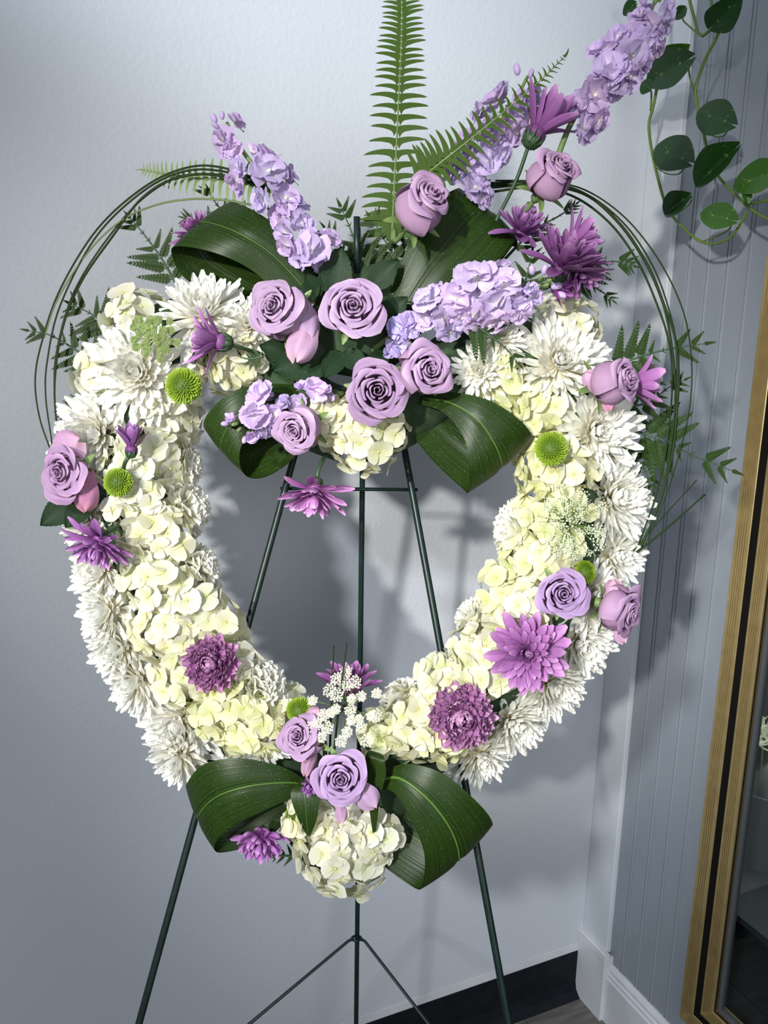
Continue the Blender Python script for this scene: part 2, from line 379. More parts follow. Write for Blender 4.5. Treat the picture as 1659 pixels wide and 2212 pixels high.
# white baseboard with a stepped cap on the right wall
b = MB()
x = XW+0.010
extrude_y(b, [(0, 0), (-0.014, 0), (-0.014, 0.100), (-0.011, 0.104), (-0.011, 0.110), (-0.008, 0.113), (-0.008, 0.120), (-0.003, 0.130), (0, 0.130)], DOOR_Y-0.9, 1.152, x)
struct(link('baseboard_right', b.mesh('baseboard_right', M['white_trim'], False)))
for wname, lo, hi in (('panel_above', (XW+0.012, 0.05, 2.35), (XW+0.09, DOOR_Y, 2.6)), ('panel_below', (XW+0.010, 0.05, 0.0), (XW+0.09, DOOR_Y, 0.172))):
    box_obj(wname, lo, hi, M['bead'], wr)

# gold framed glass cooler door: concentric mitred frames in the right wall
door = bpy.data.objects.new('door_1', None); COL.objects.link(door); struct(door)
def ring(name, y_out, z_out, prof, m):
    """prof: list of (inset, x) ; four mitred members as parts"""
    y1, z0, y0, z1 = y_out, z_out, 0.06, 2.34
    n = len(prof)
    def corner(k, i, xx): 
        return [(xx, y1-i, z0+i), (xx, y1-i, z1-i), (xx, y0+i, z1-i), (xx, y0+i, z0+i)][k]
    for k, nm in enumerate(('stile', 'rail', 'stile', 'rail')):
        b = MB(); a = [corner(k, i, xx) for i, xx in prof]; c = [corner((k+1) % 4, i, xx) for i, xx in prof]
        b.add(a+c, [(i, i+1, n+i+1, n+i) for i in range(n-1)]+[tuple(range(n)), tuple(range(2*n-1, n-1, -1))])
        link(name+'_'+nm, b.mesh(name, m, False), door)
def ribbed(i0, i1, x, ribs, d=0.002, gw=0.0011):
    pr = [(i0, x+0.03), (i0, x+0.001), (i0+0.001, x)]
    for r in ribs: pr += [(r-gw, x), (r-gw*0.5, x+d), (r+gw*0.5, x+d), (r+gw, x)]
    return pr + [(i1-0.001, x), (i1, x+0.001), (i1, x+0.03)]
ring('outer_frame', DOOR_Y, 0.178, ribbed(0.0, 0.030, XW-0.004, (0.008, 0.0125, 0.017, 0.0215)), M['gold'])
ring('gap_seal', DOOR_Y, 0.178, [(0.029, XW-0.0025), (0.0465, XW-0.0025)], M['black'])
ring('inner_frame', DOOR_Y, 0.178, ribbed(0.0455, 0.0710, XW-0.005, (0.052, 0.0558, 0.0596, 0.0634)), M['gold'])
ring('gasket', DOOR_Y, 0.178, [(0.0705, XW-0.001), (0.0740, XW-0.001)], M['black'])
ring('glazing_bead', DOOR_Y, 0.178, [(0.0735, XW+0.012), (0.0735, XW+0.003), (0.0755, XW+0.0015), (0.0775, XW+0.003), (0.0790, XW+0.006), (0.0790, XW+0.014)], M['grey_trim'])
box_obj('pane', (XW+0.010, 0.06+0.078, 0.178+0.078), (XW+0.014, DOOR_Y-0.078, 2.34-0.078), M['glass'], door)
cab = bpy.data.objects.new('cooler_cabinet', None); COL.objects.link(cab); cab['label'] = 'dark display cooler cabinet behind the gold framed glass door'; cab['category'] = 'cooler'
cab.location = (XW+0.5, 0.5, 0.0)
def cabbox(n, lo, hi, m=M['cooler']):
    o = box_obj(n, Vector(lo)-cab.location, Vector(hi)-cab.location, m, cab)
cabbox('back_panel', (XW+0.80, 0.02, 0.1), (XW+0.82, 1.25, 2.45))
cabbox('side_panel', (XW+0.095, 1.23, 0.1), (XW+0.80, 1.25, 2.45))
cabbox('side_panel', (XW+0.095, 0.02, 0.1), (XW+0.80, 0.04, 2.45))
cabbox('shelf', (XW+0.10, 0.06, 0.353), (XW+0.80, 1.225, 0.365))
cabbox('top_panel', (XW+0.095, 0.04, 2.40), (XW+0.80, 1.23, 2.45)); cabbox('bottom_panel', (XW+0.095, 0.04, 0.1), (XW+0.80, 1.23, 0.16))
# ---------------------------------------------------------------- wire easel
ez = thing('wire_easel', 'dark green three legged wire easel holding the heart wreath', 'easel', mat=Matrix.Translation(P(770, 2300, -200)))
IE = ez.matrix_basis.inverted()
def etube(name, pts, r, sides=8):
    b = MB(); b.tube([IE @ Vector(p) for p in pts], r, sides); return link(name, b.mesh(name, M['easel']), ez)
def floor_pt(x, y):
    r = ray(x, y); return EYE + r*(-CAM_H/r.z)
hub = P(765, 560, -75)
legL = P(383, 1900, -20); legR = P(1047, 1900, -20)
def foot(a, b_, z=0.003):
    t = (z - b_.z)/(b_.z-a.z); return b_ + (b_-a)*t
tl, tr_ = P(715, 600, -95), P(800, 600, -95)
pl0, pl1 = P(632, 998, -80), P(300, 2212, 45)
pr0, pr1 = P(878, 995, -80), P(1099, 2212, 45)
fL, fR = foot(pl0, pl1), foot(pr0, pr1)
topL, topR = pl0+(pl0-pl1)*0.42, pr0+(pr0-pr1)*0.42
etube('leg', [topL, pl0, pl1, fL], 0.0042); etube('leg', [topR, pr0, pr1, fR], 0.0042)
rt0, rt1, rt2 = P(783, 1000, -140), P(771, 2060, -560), None
d = (rt1-rt0); rear_foot = foot(rt0, rt1)
top_rear = P(772, 470, -60)
etube('leg', [top_rear, P(778, 700, -70), rt0, rt1, rear_foot], 0.0036)
etube('crossbar', [P(606, 1055, -88), P(902, 1058, -88)], 0.0022)
rp = rt0 + (rt1-rt0)*((2027-1000)/(2060-1000)*0.985)
ringp = EYE + ray(770, 2027)*((rp-EYE).dot(FW))
def leg_at_row(a, f_, row):          # point of a leg that stands level with a row of the photo
    lo, hi = 0.0, 1.0
    for _ in range(40):
        m_ = (lo+hi)/2; d_ = a.lerp(f_, m_)-EYE
        yy = H_PX/2 - d_.dot(UP)/d_.dot(FW)*F_PX
        lo, hi = (m_, hi) if yy < row else (lo, m_)
    return a.lerp(f_, min(lo, 0.95))
bl_, br_ = leg_at_row(pl0, fL, 2472), leg_at_row(pr0, fR, 2505)
etube('brace', [ringp+RT*-0.004, ringp+RT*-0.012-UP*0.004, bl_], 0.0021)
etube('brace', [ringp+RT*0.004, ringp+RT*0.012-UP*0.004, br_], 0.0021)
b = MB(); c = IE @ ringp
b.tube([c+(RT*math.cos(a)*0.007+BK*math.sin(a)*0.007) for a in [i*math.pi/8 for i in range(17)]], 0.0018, 6)
link('ring', b.mesh('ring', M['easel']), ez)
# pin that shows above the foam
b = MB()
# ---------------------------------------------------------------- heart shaped foam base
CL = [(760, 925), (660, 880), (560, 770), (450, 715), (340, 745), (285, 840), (275, 960), (290, 1090), (325, 1220), (380, 1350), (450, 1470), (545, 1580), (640, 1690), (742, 1830),
      (845, 1670), (950, 1570), (1060, 1460), (1160, 1340), (1215, 1220), (1240, 1090), (1245, 960), (1215, 850), (1130, 765), (1020, 770), (920, 850), (830, 905), (760, 925)]
CLS = crom([(x, y, 0) for x, y in CL], 6)
RF = 92.0
b = MB()
def foam_fn(u, v):
    k = v*(len(CLS)-1); i = min(int(k), len(CLS)-2); c = CLS[i].lerp(CLS[i+1], k-i)
    t = (CLS[min(i+1, len(CLS)-1)]-CLS[i]); t.normalize(); nrm = Vector((-t.y, t.x, 0))
    a = 2*math.pi*u
    q = c + nrm*(RF*0.86*math.cos(a))
    return P(q.x, q.y, RF*0.9*math.sin(a)-10)
b.patch(foam_fn, 12, len(CLS)-1)
fo = link('heart_foam', b.mesh('heart_foam', M['foam'])); fo['label'] = 'dark green heart shaped foam base behind the white flowers'; fo['category'] = 'wreath base'
easel_pin = None

def tube_at(x, y, lift=0.0):
    """depth and outward direction of the wreath body at a photo position"""
    best, bc = 1e9, None
    p = Vector((x, y, 0))
    for i in range(len(CLS)-1):
        a, b_ = CLS[i], CLS[i+1]; ab = b_-a; t = max(0, min(1, (p-a).dot(ab)/max(ab.length_squared, 1e-9)))
        c = a+ab*t; dd = (p-c).length
        if dd < best: best, bc = dd, c
    R = 118.0
    e = p-bc
    k = min(best/R, 0.97)
    w = R*math.sqrt(1-k*k)
    n = Vector((e.x/R*0.95, -e.y/R*0.95, max(w/R, 0.25)))
    return w, n.normalized()

b = MB(); b.patch(lambda u, v: (lambda th, ph: P(772+135*math.sin(th)*math.cos(ph), 690+125*math.cos(th), 20+62*math.sin(th)*math.sin(ph)))(math.pi*(.02+.96*v), 2*math.pi*u), 20, 12)
so = link('spray_foam', b.mesh('spray_foam', M['foam'])); so['label'] = 'dark green foam block behind the central roses'; so['category'] = 'floral foam'
# ---------------------------------------------------------------- petals
def strap(L=1.0, Wd=0.2, bend=0.8, a0=0.0, cup=0.5, tip=0.35, nu=4, nv=7, power=1.0, basew=0.35, hook=0.0, belly=0.6):
    """a strap petal growing along +x, curving towards +z"""
    ks = 40; xs = [0.0]; zs = [0.0]
    for i in range(ks):
        s_ = (i+0.5)/ks; a = a0 + bend*s_**power + hook*max(0, s_-0.75)*4
        xs.append(xs[-1]+math.cos(a)/ks*L); zs.append(zs[-1]+math.sin(a)/ks*L)
    def fn(u, v):
        k = v*ks; i = min(int(k), ks-1); fr = k-i
        x = xs[i]*(1-fr)+xs[i+1]*fr; z = zs[i]*(1-fr)+zs[i+1]*fr
        a = a0 + bend*v**power + hook*max(0, v-0.75)*4
        if v < belly: wv = basew + (1-basew)*math.sin(v/belly*math.pi/2)
        else: wv = math.sqrt(max(0, 1-((v-belly)/(1-belly+0.012))**2*(1-tip*0.0)))
        q = 2*u-1
        off = cup*Wd*0.5*q*q*(0.4+0.6*math.sin(min(1, v*1.15)*math.pi))
        return ((x-math.sin(a)*off, q*Wd*0.5*wv, z+math.cos(a)*off), v)
    b = MB(); b.patch(fn, nu, nv); return b
def lib(prefix, m, specs): return [strap(**k).mesh(prefix, m) for k in specs]
WM_OUT = lib('white_petal', M['white_mum'], [dict(Wd=0.155, bend=b_, a0=-0.15, cup=c_, belly=0.78, basew=0.5) for b_, c_ in ((0.35, 0.5), (0.7, 0.7), (0.1, 0.4))])
WM_MID = lib('white_petal', M['white_mum'], [dict(Wd=0.19, bend=b_, a0=-0.35, cup=c_, belly=0.75, basew=0.5) for b_, c_ in ((0.75, 0.6), (0.95, 0.8), (0.6, 0.5))])
WM_IN = lib('white_petal', M['white_mum'], [dict(Wd=0.26, bend=b_, a0=-0.4, cup=0.8, belly=0.7, basew=0.6) for b_ in (0.75, 0.95)])
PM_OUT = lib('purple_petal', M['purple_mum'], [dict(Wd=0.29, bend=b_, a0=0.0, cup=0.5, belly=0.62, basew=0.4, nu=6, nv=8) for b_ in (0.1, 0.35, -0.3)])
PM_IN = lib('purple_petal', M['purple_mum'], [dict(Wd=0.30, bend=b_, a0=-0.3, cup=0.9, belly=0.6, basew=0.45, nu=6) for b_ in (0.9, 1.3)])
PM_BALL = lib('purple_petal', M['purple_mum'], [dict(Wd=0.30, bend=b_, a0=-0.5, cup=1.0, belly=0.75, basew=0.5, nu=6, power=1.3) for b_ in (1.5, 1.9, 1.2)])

def petal_frame(th, ph, r0=0.0, z0=0.0, twist=0.0):
    e = Vector((math.cos(ph), math.sin(ph), 0)); z = Vector((0, 0, 1))
    X = e*math.sin(th)+z*math.cos(th); Z = -e*math.cos(th)+z*math.sin(th); Y = Z.cross(X)
    if twist: Y, Z = Y*math.cos(twist)+Z*math.sin(twist), Z*math.cos(twist)-Y*math.sin(twist)
    m = Matrix((X, Y, Z)).transposed().to_4x4(); m.translation = e*r0 + z*z0
    return m

def mum(name, label, cat, group, x, y, R, n, N_=95, tmin=6, tmax=105, rin=0.32, libs=None, w=None, core=None, roll=None, color=(1, 1, 1), wid=1.0, jit=0.12,
        calyx=False, stem=None, lift=0.25, cull=-0.75, zsq=1.0, core_r=0.22, gmul=1.0, tp=0.75):
    if w is None: w = 110
    r_ = rnd
    nn = dirw(n); s = S(w)*R
    base = P(x, y, w) - nn*(s*lift)
    t = thing(name, label, cat, group, frame(nn, rnd.uniform(0, 6.28) if roll is None else roll, base))
    inv = t.matrix_basis.to_3x3()
    LO, LM, LI = libs
    for i in range(N_):
        q = (i+0.5)/N_                          # 0 centre .. 1 outside
        th = math.radians(tmin+(tmax-tmin)*q**tp)
        ph = i*2.39996+r_.uniform(-jit, jit)
        L = s*(rin+(1-rin)*q**0.8)*r_.uniform(0.9, 1.1)
        th += r_.uniform(-jit, jit)*0.8
        m = petal_frame(th, ph, s*0.08*q, s*0.16*(1-q)*zsq, r_.uniform(-0.25, 0.25))
        d_ = inv @ m.to_3x3() @ Vector((1, 0, 0))
        if d_.dot(BK) < cull: continue
        lb = LO if q > 0.6 else LM if q > 0.22 else LI
        me = lb[r_.randrange(len(lb))]
        ww = wid*L*r_.uniform(0.9, 1.12)*(1 if q > 0.3 else 1.15)
        link('petal', me, t, m @ Matrix.Diagonal((L, ww, L, 1)), color)
    b = MB(); b.ball((0, 0, s*0.06), s*core_r, 10, 6, (1, 1, 0.8), g=0.1)
    link('flower_centre', b.mesh('flower_centre', core or libs[0][0].materials[0]), t, None, color)
    if calyx:
        b = MB()
        b.ball((0, 0, -s*0.10), s*0.20, 10, 6, (1, 1, 0.85))
        for k in range(10):
            a = k*0.628
            b.tube([(0.12*s*math.cos(a), 0.12*s*math.sin(a), -0.2*s), (0.2*s*math.cos(a), 0.2*s*math.sin(a), -0.06*s), (0.22*s*math.cos(a), 0.22*s*math.sin(a), 0.1*s)], lambda u: s*0.04*(1.15-u), 5)
        link('calyx', b.mesh('calyx', M['dark_stem']), t)
    if stem:
        Wi = t.matrix_basis.inverted()
        pts = [Vector((0, 0, -s*0.12))] + [Wi @ P(*q) for q in stem]
        b = MB(); b.tube(crom(pts, 6), 0.0021, 7); link('stem', b.mesh('stem', M['dark_stem']), t)
    return t

# ---------------------------------------------------------------- white chrysanthemums
WL = (WM_OUT, WM_MID, WM_IN)
G_WM = 'white chrysanthemums covering the heart wreath'
white_mums = [
 (435, 655, 108, None, 'white chrysanthemum just under the folded dark leaf at upper left'),
 (288, 800, 128, None, 'large creamy white chrysanthemum left of the button bloom and pale purple daisy'),
 (195, 935, 118, (-.35, .0, .9), 'white chrysanthemum with yellow centre above the lavender rose on the left edge'),
 (172, 1118, 88, (-.6, .1, .7), 'small white chrysanthemum just under the leftmost lavender rose'),
 (205, 1235, 95, (-.6, .0, .8), 'white chrysanthemum right under the drooping purple bloom on left side'),
 (212, 1325, 95, (-.75, -.1, .6), 'narrow white chrysanthemum halfway down the left outer edge'),
 (240, 1405, 98, (-.7, -.2, .7), 'white chrysanthemum on left outer edge, level with the purple ball bloom'),
 (275, 1482, 95, (-.7, -.3, .6), 'white chrysanthemum on left outer edge, just below the purple ball bloom'),
 (375, 1575, 112, (-.5, -.3, .8), 'large shaggy white chrysanthemum at lower left above the bow leaf'),
 (370, 1650, 92, (-.55, -.55, .6), 'white chrysanthemum hanging lowest on the left arm beside bow leaf'),
 (535, 700, 75, (.1, .2, .95), 'white chrysanthemum between the purple side daisy and the upper left rose'),
 (1215, 775, 128, (.15, .25, .95), 'spiky white chrysanthemum with pale green centre at the upper right lobe'),
 (1295, 930, 118, (.35, -.1, .9), 'white chrysanthemum under the right lobe rose, right of the button bloom'),
 (1345, 1075, 118, (.7, .0, .7), 'white chrysanthemum with green centre on the right outer edge'),
 (1340, 1200, 98, (.65, -.1, .7), 'white chrysanthemum on right outer edge just above the button bloom'),
 (1262, 1400, 105, (.55, -.35, .75), 'white chrysanthemum below the two right side roses'),
 (1205, 1490, 108, (.6, -.4, .7), 'white chrysanthemum to the lower right of the open purple daisy'),
 (1122, 1575, 102, (.55, -.5, .7), 'white chrysanthemum right of the purple ball bloom at lower right'),
 (1045, 1650, 92, (.4, -.6, .7), 'lowest white chrysanthemum on the right arm above the bow leaf'),
 (745, 1795, 82, (.1, .1, .95), 'white chrysanthemum under the lowest lavender rose'),
 (1085, 725, 62, (.0, .3, .95), 'small white chrysanthemum under the right stock spike tip'),
 (1035, 800, 72, (-.2, -.1, .95), 'white chrysanthemum tucked between fern tip and the right folded leaf'),
 (310, 1190, 62, None, 'white chrysanthemum between the drooping purple bloom and cream hydrangea'),
 (1290, 1290, 90, (.5, .0, .85), 'white chrysanthemum squeezed between the two right side roses'),
 (555, 1625, 70, (.0, -.3, .9), 'small white chrysanthemum peeping above the left bow leaf'),
]
for k, (x, y, R, n, lab) in enumerate(white_mums):
    w, nn = tube_at(x, y)
    n = (n[0]*.62, n[1]*.62, n[2]) if n else nn
    core = M['white_mum']
    spk = k == 11
    mum('white_chrysanthemum', lab, 'chrysanthemum', G_WM, x, y, R*1.06, n, N_=165 if R > 100 else 135 if R > 85 else 105, tmin=2, tmax=104, rin=0.28, tp=0.82, libs=WL, w=w-10, wid=0.9 if spk else 1.05,
        color=(1, 1, 1), lift=0.35, cull=-0.55, core=M['green_mum'] if k in (11, 13) else None, core_r=0.09 if k in (11, 13) else 0.12)

# ---------------------------------------------------------------- hydrangeas
def floret_mesh(seed):
    r = random.Random(seed); pets = []
    for k in range(4):
        b = MB()
        a = k*math.pi/2 + r.uniform(-.15, .15); tilt = r.uniform(-.15, .35); cup = r.uniform(.1, .4); sz = r.uniform(.9, 1.08); z0 = 0.03*(k % 2)
        tw = r.uniform(-.25, .25)
        def fn(u, v, a=a, tilt=tilt, cup=cup, sz=sz, z0=z0, tw=tw):
            wv = 0.12 + 0.52*math.sin(min(1, v/0.62)*math.pi/2) if v < 0.62 else 0.64*math.sqrt(max(0, 1-((v-0.62)/0.385)**2))
            q = 2*u-1; X = v*sz*0.96; Y = q*wv*sz
            Z = z0 + math.sin(tilt)*X + cup*0.35*(q*q*wv - v*v*0.5*(1 if tilt < .2 else -.4)) + tw*Y
            return ((X*math.cos(a)-Y*math.sin(a), X*math.sin(a)+Y*math.cos(a), Z), v)
        b.patch(fn, 4, 5); pets.append(b.mesh('hydrangea_petal', M['hydrangea']))
    b = MB()
    b.ball((0, 0, 0.05), 0.09, 6, 4, g=0.12)
    return b.mesh('hydrangea_floret', M['hydrangea']), pets
FLO = [floret_mesh(i) for i in range(7)]
G_HY = 'white hydrangea heads filling the heart wreath'
def hydrangea(x, y, R, n, lab, w, color=(1, 1, 1), fr=29, maxth=100, cull=-0.25):
    nn = dirw(n); s = S(w)
    c = P(x, y, w) - nn*(R*s*0.55)
    t = thing('white_hydrangea', lab, 'hydrangea', G_HY, frame(nn, rnd.uniform(0, 6.28), c))
    m3 = t.matrix_basis.to_3x3()
    cnt = int(2.15*(R/fr)**2*(1-math.cos(math.radians(maxth)))) + 3
    for i in range(cnt):
        ct = 1-(1-math.cos(math.radians(maxth)))*(i+0.5)/cnt; th = math.acos(max(-1, min(1, ct))); ph = i*2.39996+rnd.uniform(-.25, .25)
        d_ = Vector((math.sin(th)*math.cos(ph), math.sin(th)*math.sin(ph), math.cos(th)))
        if (m3 @ d_).dot(BK) < cull: continue
        pos = d_*(R*s*rnd.uniform(0.76, 0.92)); pos.z *= 0.85
        nd = (d_+Vector((rnd.uniform(-.5, .5), rnd.uniform(-.5, .5), rnd.uniform(-.3, .5)))).normalized()
        m = nd.to_track_quat('Z', 'Y').to_matrix().to_4x4() @ Matrix.Rotation(rnd.uniform(0, 6.28), 4, 'Z'); m.translation = pos
        sc = fr*s*rnd.uniform(0.88, 1.15)
        cv = tuple(min(1, k*rnd.uniform(0.97, 1.02)) for k in color)
        fc, fp = FLO[rnd.randrange(7)]
        fl_ = link('floret', fc, t, m @ Matrix.Scale(sc, 4), cv)
        for pm in fp: link('petal', pm, fl_, None, cv)
    b = MB(); b.ball((0, 0, 0), R*s*0.62, 12, 8, (1, 1, 0.8)); link('flower_centre', b.mesh('hydrangea_core', M['core_white']), t)
    return t
Yl, Cr, Wh = (0.98, 1.0, 0.76), (1.0, 0.99, 0.9), (1, 1, 1)
hyd = [
 (268, 655, 75, Wh, 'white hydrangea at the upper left shoulder beside the fern'),
 (185, 800, 70, Wh, 'white hydrangea on left outer edge below the fern fronds'),
 (485, 800, 82, Cr, 'white hydrangea right of the green button bloom, above the folded leaf'),
 (410, 905, 92, Wh, 'white hydrangea below the button bloom beside the left folded leaf'),
 (350, 985, 92, Wh, 'white hydrangea right of the small purple bud on left arm'),
 (290, 1085, 70, Wh, 'white hydrangea just below the small button bloom on left arm'),
 (345, 1150, 88, Cr, 'cream hydrangea to the right of the drooping purple bloom'),
 (330, 1260, 88, Cr, 'cream hydrangea halfway down the left arm'),
 (415, 1290, 75, Wh, 'white hydrangea on the inner edge midway down the left arm'),
 (330, 1385, 88, Cr, 'cream hydrangea left of the purple ball bloom on left arm'),
 (490, 1345, 72, Cr, 'cream hydrangea upper right of the left purple ball bloom'),
 (525, 1425, 60, Wh, 'white hydrangea on inner edge right of left purple ball bloom'),
 (470, 1545, 88, Yl, 'yellowish hydrangea directly below the left purple ball bloom'),
 (375, 1485, 80, Cr, 'cream hydrangea lower left of the left purple ball bloom'),
 (255, 1010, 62, Wh, 'white hydrangea between leftmost rose and small button bloom'),
 (1190, 1215, 62, Cr, 'cream hydrangea just above the right side front rose'),
 (545, 1580, 82, Yl, 'yellowish hydrangea left of the lower pair of roses'),
 (625, 1510, 55, Wh, 'small white hydrangea beside the button bloom at the lower point'),
 (790, 935, 100, Cr, 'cream hydrangea hanging at the top dip under the central roses'),
 (700, 905, 60, Cr, 'small cream hydrangea beside the bud rose of the top dip'),
 (680, 640, 50, Cr, 'cream hydrangea glimpsed between the two upper front roses'),
 (850, 620, 50, Cr, 'cream hydrangea glimpsed right of the front facing rose'),
 (1255, 665, 75, Wh, 'white hydrangea at the upper right shoulder behind the stock tip'),
 (1085, 855, 75, Yl, 'yellowish hydrangea left of spiky green centred chrysanthemum'),
 (1150, 890, 65, Yl, 'yellowish hydrangea above the right arm button bloom'),
 (1150, 1015, 95, Yl, 'yellowish hydrangea directly below the right arm button bloom'),
 (1235, 1010, 65, Cr, 'cream hydrangea right below the right arm button bloom'),
 (1180, 1120, 90, Yl, 'yellow tinged hydrangea behind the open lace flower'),
 (1110, 1200, 75, Yl, 'yellow tinged hydrangea on inner edge under white carnation of right arm'),
 (1060, 1260, 78, Yl, 'yellow green hydrangea left of the right side front rose'),
 (1130, 1320, 72, Cr, 'cream hydrangea above the open purple daisy on right arm'),
 (1010, 1375, 72, Wh, 'white hydrangea on inner edge left of the open purple daisy'),
 (1050, 1440, 82, Cr, 'cream hydrangea between the purple daisy and purple ball of right arm'),
 (960, 1480, 85, Cr, 'cream hydrangea above left of the right purple ball bloom'),
 (880, 1560, 85, Cr, 'cream hydrangea right of the white lace flower'),
 (960, 1600, 70, Yl, 'cream hydrangea below left of the right purple ball bloom'),
 (810, 1580, 55, Yl, 'small hydrangea directly right of the white lace flower'),
 (745, 1885, 112, Wh, 'white hydrangea at the bottom tip of the heart'),
 (655, 1790, 62, Cr, 'cream hydrangea under the small pointed leaf at the bottom'),
 (825, 1820, 60, Wh, 'white hydrangea beside the right bow leaf at the bottom'),
]
for x, y, R, c, lab in hyd:
    w, n = tube_at(x, y)
    hydrangea(x, y, R, n, lab, w-5, c)

# ---------------------------------------------------------------- carnations
def ruffle_petal(seed, m, name, amp=0.055, edge=0.05, nu=14, nv=6):
    r = random.Random(seed); ph = [r.uniform(0, 6.28) for _ in range(4)]; b = MB()
    def fn(u, v):
        q = 2*u-1; ang = q*0.62*(0.35+0.65*v)
        rr = v*(1+edge*math.sin(q*17+ph[0])*v**3+edge*0.6*math.sin(q*31+ph[1])*v**5)
        z = 0.25*v*v + amp*v**1.5*(math.sin(q*5+ph[2])+0.5*math.sin(q*10+ph[3]))
        return ((rr*math.cos(ang), rr*math.sin(ang), z), v)
    b.patch(fn, nu, nv); return b.mesh(name, m)
CP = [ruffle_petal(i, M['carnation'], 'carnation_petal') for i in range(5)]
G_CA = 'white carnations on the inner edge of the wreath'
for x, y, R, lab in [
 (425, 1095, 68, 'white ruffled carnation on left inner edge level with the leftmost rose'),
 (440, 1225, 66, 'white ruffled carnation on left inner edge, second below the folded leaf'),
 (415, 1005, 55, 'white ruffled carnation on left inner edge nearest the folded leaf'),
 (565, 1475, 72, 'cream ruffled carnation between left purple ball bloom and green button'),
 (1098, 1140, 78, 'white ruffled carnation on the right inner edge'),
 (855, 1500, 60, 'cream ruffled carnation on the inner edge right of the white lace'),
 (1010, 1320, 50, 'white ruffled carnation on right inner edge near the easel leg')]:
    w, n = tube_at(x, y); nn = dirw(n); s = S(w)*R
    t = thing('white_carnation', lab, 'carnation', G_CA, frame(nn, rnd.uniform(0, 6), P(x, y, w)-nn*s*0.55))
    for i in range(30):
        q = (i+.5)/30; th = math.radians(10+85*q**0.8)+rnd.uniform(-.12, .12)
        m = petal_frame(th, i*2.39996, 0, s*0.15*(1-q), rnd.uniform(-.6, .6))
        link('petal', CP[rnd.randrange(5)], t, m @ Matrix.Scale(s*(0.72+0.28*q), 4))
    b = MB(); b.ball((0, 0, 0), s*0.4, 10, 6); link('flower_centre', b.mesh('carnation_core', M['core_white']), t)

# ---------------------------------------------------------------- roses
def prof_eval(Ps, t):
    q = [(2*Ps[0][0]-Ps[1][0], 2*Ps[0][1]-Ps[1][1])]+Ps+[(2*Ps[-1][0]-Ps[-2][0], 2*Ps[-1][1]-Ps[-2][1])]
    k = t*(len(Ps)-1); i = min(int(k), len(Ps)-2); f = k-i
    o = []
    for d_ in (0, 1):
        a, b_, c, e = (q[i+j][d_] for j in range(4))
        o.append(0.5*((2*b_)+(c-a)*f+(2*a-5*b_+4*c-e)*f*f+(3*b_-a-3*c+e)*f**3))
    return o
def rose_petals(kind, n_pet, seed):
    r = random.Random(seed); out = []
    for i in range(n_pet):
        q = i/(n_pet-1)
        lip = q**1.5
        if kind == 'open':
            Ps = [(0.04, 0), (0.10+0.56*q, 0.30), (0.045+0.66*q, 0.90-0.24*q), (0.055+0.71*q+0.05*lip, 0.97-0.26*q), (0.06+0.73*q+0.24*lip, 0.96-0.36*q)]
        elif kind == 'mid':
            Ps = [(0.04, 0), (0.12+0.60*q, 0.42), (0.05+0.58*q, 1.10-0.14*q), (0.06+0.63*q+0.06*lip, 1.20-0.17*q), (0.065+0.65*q+0.22*lip, 1.19-0.30*q)]
        else:
            Ps = [(0.04, 0), (0.12+0.60*q, 0.50), (0.05+0.50*q, 1.36-0.18*q), (0.06+0.53*q+0.06*lip, 1.47-0.20*q), (0.065+0.54*q+0.20*lip, 1.46-0.34*q)]
        span = 1.75-1.6*q**0.6 if q < 0.15 else 1.12-0.20*q
        if kind == 'bud': span += 0.12
        ph0 = i*2.39996; w1, w2 = r.uniform(0, 6.28), r.uniform(0, 6.28); jr = r.uniform(-.03, .03); jz = r.uniform(-.05, .05)*q
        pk = r.uniform(0.4, 1.0)
        b = MB()
        def fn(u, v):
            s_ = 2*u-1
            tm = 1-0.17*pk*abs(s_)**0.85*(0.15+q)-0.16*abs(s_)**3.0
            t = v*tm; rr, z = prof_eval(Ps, t)
            rr += jr*q*v; z += jz*v
            rr *= 1+0.075*s_
            z += (0.05+0.04*q)*math.cos(2.3*s_+w1*0.3)*v**3*(0.3+q) - 0.03*q
            rr += (0.012+0.02*q)*math.sin(5*s_+w1)*v**4
            z += (0.012+0.02*q)*math.sin(6*s_+w2)*v**4
            ph = ph0+s_*span*(1-0.12*v**6*q)
            return ((rr*math.cos(ph), rr*math.sin(ph), z), t)
        b.patch(fn, 12, 12)
        out.append(b.mesh('rose_petal', M['rose']))
    return out
ROSE = {'open': rose_petals('open', 21, 3), 'mid': rose_petals('mid', 20, 11), 'bud': rose_petals('bud', 16, 5)}
RH = {'open': 0.62, 'mid': 0.85, 'bud': 0.85}
SEPAL = strap(L=1, Wd=0.30, bend=-0.7, a0=0.9, cup=0.3, belly=0.2, basew=0.9).mesh('sepal', M['stem'])
def serrate_leaf(m, name, wd=0.6, teeth=9, cup=0.12, tooth=0.10):
    b = MB(); nvv = teeth*4
    def fn(u, v):
        q = 2*u-1
        wv = math.sin(min(1, v*1.02)**0.8*math.pi)**0.8*0.5*wd
        wv *= 1+tooth*((v*teeth) % 1.0-0.5)*(1 if abs(q) > 0.7 else 0)
        return ((v, q*max(wv, 0.004), cup*(abs(q)*0.5) - 0.18*v*v + 0.06*v), v)
    b.patch(fn, 6, nvv); return b.mesh(name, m)
RLEAF = serrate_leaf(M['rose_leaf'], 'rose_leaf', 0.68, 12)
